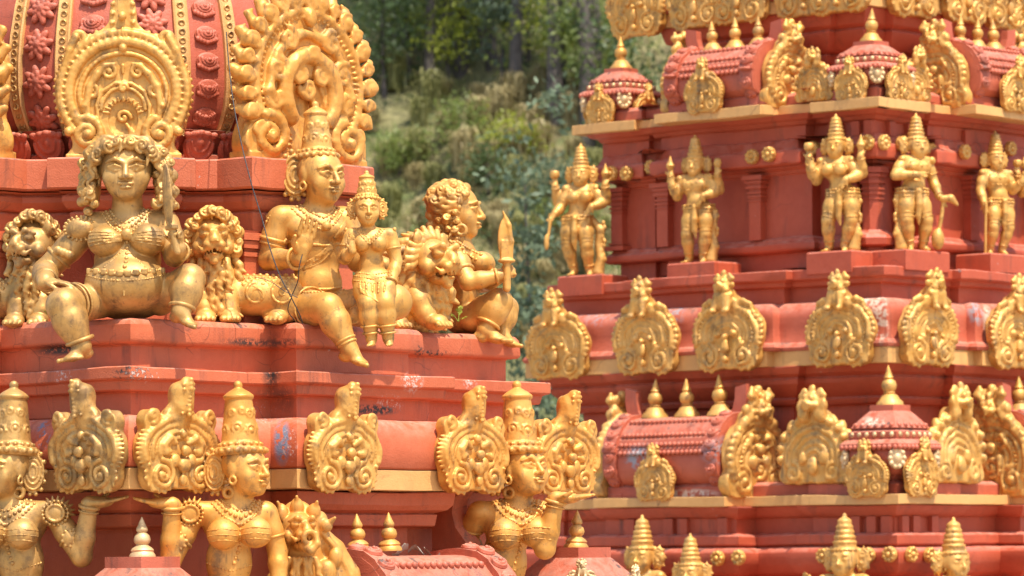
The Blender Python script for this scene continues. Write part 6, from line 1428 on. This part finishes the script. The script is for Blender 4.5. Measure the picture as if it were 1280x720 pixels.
# ------------------------------------------------------------------ ground, hillside and wood behind the towers
def mat_soil():
    m, nt, b = mat_new('hillside_soil'); g = NT(nt)
    c = g.mix(g.ramp(g.noise(.35, 6, .65), [(.35, 0), (.65, 1)]), (.14, .115, .055), (.15, .155, .055))
    c = g.mix(g.ramp(g.noise(1.3, 6, .7), [(.45, 0), (.6, 1)]), c, (.24, .22, .10)); c = g.mix(g.ramp(g.noise(.8, 5, .6, scl=(1, 1, 2)), [(.5, 0), (.62, 1)]), c, (.10, .13, .04))
    g.li(c, b.inputs['Base Color']); b.inputs['Roughness'].default_value = .95; g.bump(g.noise(3, 6, .7), .8, .25, b); return m
M_SOIL = mat_soil()
M_PAVE = mat_plain('courtyard_paving', (.30, .25, .20), .8, (.40, .34, .28), 1.5)
m = MB(); m.add([(-400, -120, 0), (400, -120, 0), (400, 420, 0), (-400, 420, 0)], [(0, 1, 2, 3)]); g_ = m.build('ground', M_PAVE, None, False, None); tag(g_, kind='structure')
def hill_z(x, y):
    t = max(0, y - 50); z = .25 + t * .30 + (t * t) * .0035
    return z + 1.1 * math.sin(x * .11 + 1 + y * .05) + .6 * math.sin(x * .31 + y * .23) + .35 * math.sin(x * .83 - y * .51) + .22 * math.sin(1.9 * x + 1.3 * y) - 1.0
xs = np.linspace(-75, 75, 151); ysg = np.concatenate([np.linspace(48, 110, 110), np.linspace(111, 260, 60)]); V = [(x, y, hill_z(x, y)) for y in ysg for x in xs]; nx = len(xs)
Fq = np.array([(j * nx + i, j * nx + i + 1, (j + 1) * nx + i + 1, (j + 1) * nx + i) for j in range(len(ysg) - 1) for i in range(nx - 1)])
hill = link('hillside', mesh_np('hillside', np.array(V), Fq, True), None, M_SOIL); tag(hill, kind='structure')
def hill_hit(px, py):
    x, z = lev(px, py); y = 50.
    while y < 255:
        if hill_z(x / F * y, y) >= ZC + z / F * y: return Vector((x / F * y, y, hill_z(x / F * y, y)))
        y += .25
    return Vector((x / F * 150, 150, hill_z(x / F * 150, 150)))
M_BARK = mat_plain('bark', (.055, .045, .04), .9, (.12, .10, .088), 6)
M_LEAF_Y = mat_leaf('yellow_green_leaves', (.20, .26, .02), (.40, .42, .05), .5); M_LEAF_D = mat_leaf('dark_leaves', (.05, .085, .03), (.11, .16, .05), .35); M_LEAF_S = mat_leaf('silvery_leaves', (.07, .11, .055), (.17, .22, .13), .3, .6)
M_LEAF_M = mat_leaf('green_leaves', (.15, .21, .045), (.30, .36, .10), .5); M_GRASS = mat_leaf('grass_blades', (.24, .25, .08), (.42, .40, .17), .45); M_STRAW = mat_leaf('dry_grass_blades', (.34, .28, .13), (.52, .44, .23), .4)
def leaves(n, rng, pts_fn, size, aspect=.45, droop=.3):
    """n leaf quads (two triangles folded along the rib)"""
    V = np.zeros((n * 4, 3)); P = np.array([pts_fn() for _ in range(n)]); d = rng.normal(size=(n, 3)); d[:, 2] -= droop; d /= np.linalg.norm(d, axis=1)[:, None]; o = rng.normal(size=(n, 3)); w = np.cross(d, o); w /= np.linalg.norm(w, axis=1)[:, None] + 1e-9
    L = size * rng.uniform(.6, 1.3, (n, 1)); V[0::4] = P; V[1::4] = P + d * L * .5 + w * L * aspect * .5; V[2::4] = P + d * L; V[3::4] = P + d * L * .5 - w * L * aspect * .5
    return V, np.arange(n * 4).reshape(n, 4)
def tree(label, px, py_base, h, r, crown_r, nleaf, lmat, seed, base=None, lean=0., crown_z=.7, leafsize=.22, cat='tree', name='tree', group='trees on the hillside', clumps=26, limbs=9, crown_y=1.0, spread=.55):
    rg = random.Random(seed); rng = np.random.default_rng(seed); b = base or hill_hit(px, py_base); root = empty(name, b, label, cat, group); m = MB()
    pts = [b + Vector((lean * h * t + .12 * h * .1 * math.sin(5 * t + seed), .05 * h * math.sin(3 * t), h * t * .96 - .3 * (t == 0))) for t in np.linspace(0, 1, 10)]; m.tube(pts, [r * (1.15 - .85 * t) + (.25 * r if i == 0 else 0) for i, t in enumerate(np.linspace(0, 1, 10))], 10)
    tips = []
    for i in range(limbs):
        t = rg.uniform(crown_z - .25, .97); p0 = pts[int(t * 9)]; a = rg.uniform(0, 2 * PI); L = crown_r * rg.uniform(.6, 1.1); e = p0 + Vector((math.cos(a) * L, math.sin(a) * L, L * rg.uniform(.1, .7))); mid = p0.lerp(e, .5) + Vector((0, 0, .08 * L)); rr = r * (1.1 - .85 * t) * .55
        m.tube([p0, mid, e], [rr, rr * .6, rr * .25], 6); tips += [e, mid]
    m.build('trunk', M_BARK, root)
    cz = b + Vector((lean * h, 0, h * (crown_z + 1) / 2)); cl = [Vector(t) for t in tips]
    for i in range(clumps): q = Vector((rg.gauss(0, 1), rg.gauss(0, 1), rg.gauss(0, 1))).normalized() * rg.uniform(.35, 1); cl.append(cz + Vector((q.x * crown_r, q.y * crown_r * crown_y, q.z * h * (1 - crown_z) * .75)))
    def pt(): c = rg.choice(cl); k = crown_r * .26; return (c.x + rg.gauss(0, k), c.y + rg.gauss(0, k), c.z + rg.gauss(0, k * .7))
    V, Fq = leaves(nleaf, rng, pt, leafsize); link('crown', mesh_np('crown', V, Fq, False), root, lmat); return root
# bare trunks that show between the towers
for (px, pb, h, r, lb, sd) in ((684, 165, 17, .155, 'tall straight grey trunk just right of the gap middle', 1), (727, 190, 18, .16, 'tall pale trunk close left of the farther tower', 2), (749, 150, 18, .14, 'thin trunk tight beside the farther tower', 3), (543, 130, 12, .10, 'slim dark trunk left in the gap below yellow leaves', 4), (583, 100, 13, .13, 'leaning slim trunk in the middle of the gap', 5), (505, 90, 13, .11, 'dark trunk near the gold plate edge', 6), (636, 40, 14, .13, 'trunk high on the slope between the leaning and the grey one', 7), (705, 60, 14, .12, 'thin far trunk between the grey and the pale one', 8), (612, 90, 13, .11, 'straight thin trunk between the leaning and the tall grey one', 9), (563, 40, 13, .12, 'dark trunk rising behind the yellow-leaved tree', 10), (655, 120, 15, .12, 'dark trunk close left of the tall grey one', 11)):
    tree(lb, px, pb, h, r, 2.2, 1300, M_LEAF_M if sd % 2 else M_LEAF_D, sd, lean=(.06 if sd == 5 else .0) - (.01 if sd == 1 else 0) + (.03 if sd == 4 else 0), crown_z=.72, leafsize=.2)
# leafy young trees inside the gap
for i, (px, pb, h, cr, n, mt, cz_, ls, lb) in enumerate(((560, 125, 3.2, .85, 1500, M_LEAF_Y, .42, .13, 'young tree with bright yellow-green leaves high in the gap'), (512, 100, 2.8, .8, 1300, M_LEAF_M, .38, .13, 'small green tree near the top of the flame-edged plate'), (630, 120, 3.0, .8, 1200, M_LEAF_S, .4, .15, 'small pale green tree right of the yellow one'), (738, 135, 2.4, .9, 1800, M_LEAF_M, .35, .13, 'low green bush tree at the foot of the pale trunk'), (600, 60, 2.6, .8, 1200, M_LEAF_Y, .35, .13, 'yellowish young tree behind the leaning trunk'), (660, 90, 2.0, .7, 900, M_LEAF_M, .3, .13, 'green sapling left of the tall grey trunk'), (705, 110, 2.4, .8, 1700, M_LEAF_Y, .3, .12, 'light green sapling between the grey and pale trunks'), (480, 120, 3.0, .9, 1800, M_LEAF_D, .3, .14, 'dark small tree half behind the flame-edged plate'), (535, 50, 2.8, .8, 1200, M_LEAF_M, .3, .13, 'green young tree above the yellow one'), (770, 200, 2.6, .9, 1600, M_LEAF_D, .3, .14, 'dark bush hidden by the upper corner pavilion'))):
    tree(lb, px, pb, h, .05, cr, n, mt, 21 + i, crown_z=cz_, leafsize=ls, clumps=18)
# low bushes on the slope
for i, (px, pb, h, mt, lb) in enumerate(((500, 230, 1.0, M_LEAF_M, 'low green bush left in the gap, mid slope'), (575, 190, .9, M_LEAF_M, 'low green bush under the leaning trunk'), (610, 250, 1.0, M_LEAF_D, 'dark low bush left of the silvery shrub'), (530, 350, 1.0, M_LEAF_M, 'green bush behind the long-maned lion'), (640, 210, .8, M_LEAF_Y, 'light green bush above the silvery shrub'), (710, 330, 1.0, M_LEAF_M, 'green bush beside the first standing statue'), (560, 330, .9, M_LEAF_D, 'dark bush behind the curls of the profile woman'), (690, 260, .9, M_LEAF_S, 'pale bush below the tall grey trunk'))):
    tree(lb, px, pb, h, .025, .55, 900, mt, 61 + i, crown_z=.25, leafsize=.10, cat='bush', name='bush', group='low bushes on the slope', clumps=12, limbs=7)
# silvery shrub
sb = at(668, 425, 56.); sb.z = hill_z(sb.x, sb.y)
tree('silvery-leaved shrub between the profile woman and the farther tower', 668, 425, at(0, 180, 56.).z - sb.z, .045, .62, 2600, M_LEAF_S, 31, base=sb, crown_z=.40, leafsize=.15, cat='shrub', name='shrub', group=None, clumps=30, limbs=16)
# dark wood higher up
rg = random.Random(12)
side = ['far left', 'left', 'middle', 'right', 'far right']
for i in range(15):
    x = -30 + i * 4.6 + rg.uniform(-1, 1); y = rg.uniform(112, 140); b = Vector((x, y, hill_z(x, y)))
    tree('dark tree on the upper slope behind everything else', 0, 0, rg.uniform(9, 13), .2, rg.uniform(2.6, 3.6), 1100, (M_LEAF_M, M_LEAF_M, M_LEAF_D)[i % 3], 100 + i, base=b, crown_z=.3, leafsize=.42, clumps=30, group='dark trees on the upper slope')
# tussocks of long arching grass
def tussock(label, b, h, n, mat, seed, group):
    rng = np.random.default_rng(seed); V = np.zeros((n * 5, 3)); a = rng.uniform(0, 2 * PI, n); sp = rng.uniform(.1, .8, n) * h; hh = h * rng.uniform(.5, 1.1, n); bx = rng.normal(0, .12 * h, n); by = rng.normal(0, .12 * h, n); w = .010 + .012 * h
    dx, dy = np.cos(a), np.sin(a); O = np.stack([bx, by, -.05 + 0 * bx], 1); side = np.stack([-dy, dx, 0 * dx], 1) * w
    mid = O + np.stack([dx * sp * .35, dy * sp * .35, hh], 1); tip = O + np.stack([dx * sp * 1.1, dy * sp * 1.1, hh * .8], 1)
    V[0::5] = O - side; V[1::5] = O + side; V[2::5] = mid + side * .8; V[3::5] = mid - side * .8; V[4::5] = tip; Fs = []
    for i in range(n): k = i * 5; Fs += [(k, k + 1, k + 2, k + 3), (k + 3, k + 2, k + 4)]
    o = link('grass_tussock', mesh_np('grass_tussock', V, Fs, False), None, mat, loc=b); tag(o, label, 'grass', group); return o
rg = random.Random(41); k = 0
cols = [M_GRASS, M_STRAW, M_GRASS, M_LEAF_M]
for row in range(9):
    for c_ in range(9):
        px = 455 + c_ * 37 + rg.uniform(-16, 16) + (row % 2) * 18; py = 430 - row * 38 + rg.uniform(-14, 14); h = rg.uniform(.45, .85); kd = rg.choice((0, 1, 1, 1, 1)); b = hill_hit(px, py)
        tussock(('green arching grass tussock on the slope', 'straw-coloured grass tussock on the slope', 'green arching grass tussock on the slope')[kd], b, h, 170, cols[kd], 200 + k, 'grass tussocks on the slope'); k += 1
# loose grass and ground plants over the slope (uncountable)
rng = np.random.default_rng(77); n = 46000; X = rng.uniform(-12, 14, n); Yv = rng.uniform(50, 100, n); keep = np.sin(X * .9 + 1.3 * np.sin(Yv * .4)) + np.sin(Yv * .8 + X * .3) + rng.normal(0, .6, n) > -.5; X, Yv = X[keep], Yv[keep]; n = len(X)
Z = np.array([hill_z(x, y) for x, y in zip(X, Yv)]); P0 = np.stack([X, Yv, Z - .03], 1); hh = rng.uniform(.15, .5, n); a = rng.uniform(0, 2 * PI, n); lean = np.stack([np.cos(a), np.sin(a), 0 * a], 1) * (hh * .6)[:, None]; sd_ = np.stack([-np.sin(a), np.cos(a), 0 * a], 1) * .02
V = np.zeros((n * 4, 3)); V[0::4] = P0 - sd_; V[1::4] = P0 + sd_; V[2::4] = P0 + lean + sd_ * .5 + np.stack([0 * a, 0 * a, hh], 1); V[3::4] = P0 + lean - sd_ * .5 + np.stack([0 * a, 0 * a, hh], 1)
go = link('slope_grass', mesh_np('slope_grass', V, np.arange(n * 4).reshape(n, 4), False), None, M_GRASS); tag(go, 'thin grass and weeds scattered over the slope', 'grass', kind='stuff')
# the same growth carries on along the slope behind both towers
def copy_thing(root, pos, label, group, rz=0., sc=1.):
    r = root.copy(); COL.objects.link(r); r.location = pos; r.rotation_euler.z = rz; r.scale = (sc, sc, sc); r['label'] = label; r['group'] = group
    for ch in root.children:
        c = ch.copy(); COL.objects.link(c); c.parent = r; c.matrix_parent_inverse = ch.matrix_parent_inverse.copy()
    return r
rg = random.Random(90)
src_t = [o for o in list(COL.objects) if o.parent is None and o.name.split('.')[0] == 'tree' and o.get('group') == 'trees on the hillside']
src_b = [o for o in list(COL.objects) if o.parent is None and o.name.split('.')[0] in ('bush', 'shrub')]
src_g = [o for o in list(COL.objects) if o.parent is None and o.name.split('.')[0] == 'grass_tussock']
def spot(y0, y1):
    while True:
        y = rg.uniform(y0, y1); x = rg.uniform(-.30 * y, .36 * y)
        if not (-.052 * y < x < .042 * y): return Vector((x, y, hill_z(x, y)))
for i in range(95): copy_thing(rg.choice(src_t), spot(64, 116), 'tree on the slope, hidden behind the towers', 'trees behind the towers', rg.uniform(0, 6.3), rg.uniform(.8, 1.2))
for i in range(120): copy_thing(rg.choice(src_b), spot(54, 100), 'bush on the slope, hidden behind the towers', 'bushes behind the towers', rg.uniform(0, 6.3), rg.uniform(.9, 1.6))
for i in range(190):
    s_ = rg.choice(src_g); o = s_.copy(); COL.objects.link(o); o.location = spot(52, 92); o.rotation_euler.z = rg.uniform(0, 6.3); k = rg.uniform(.9, 1.7); o.scale = (k, k, k)
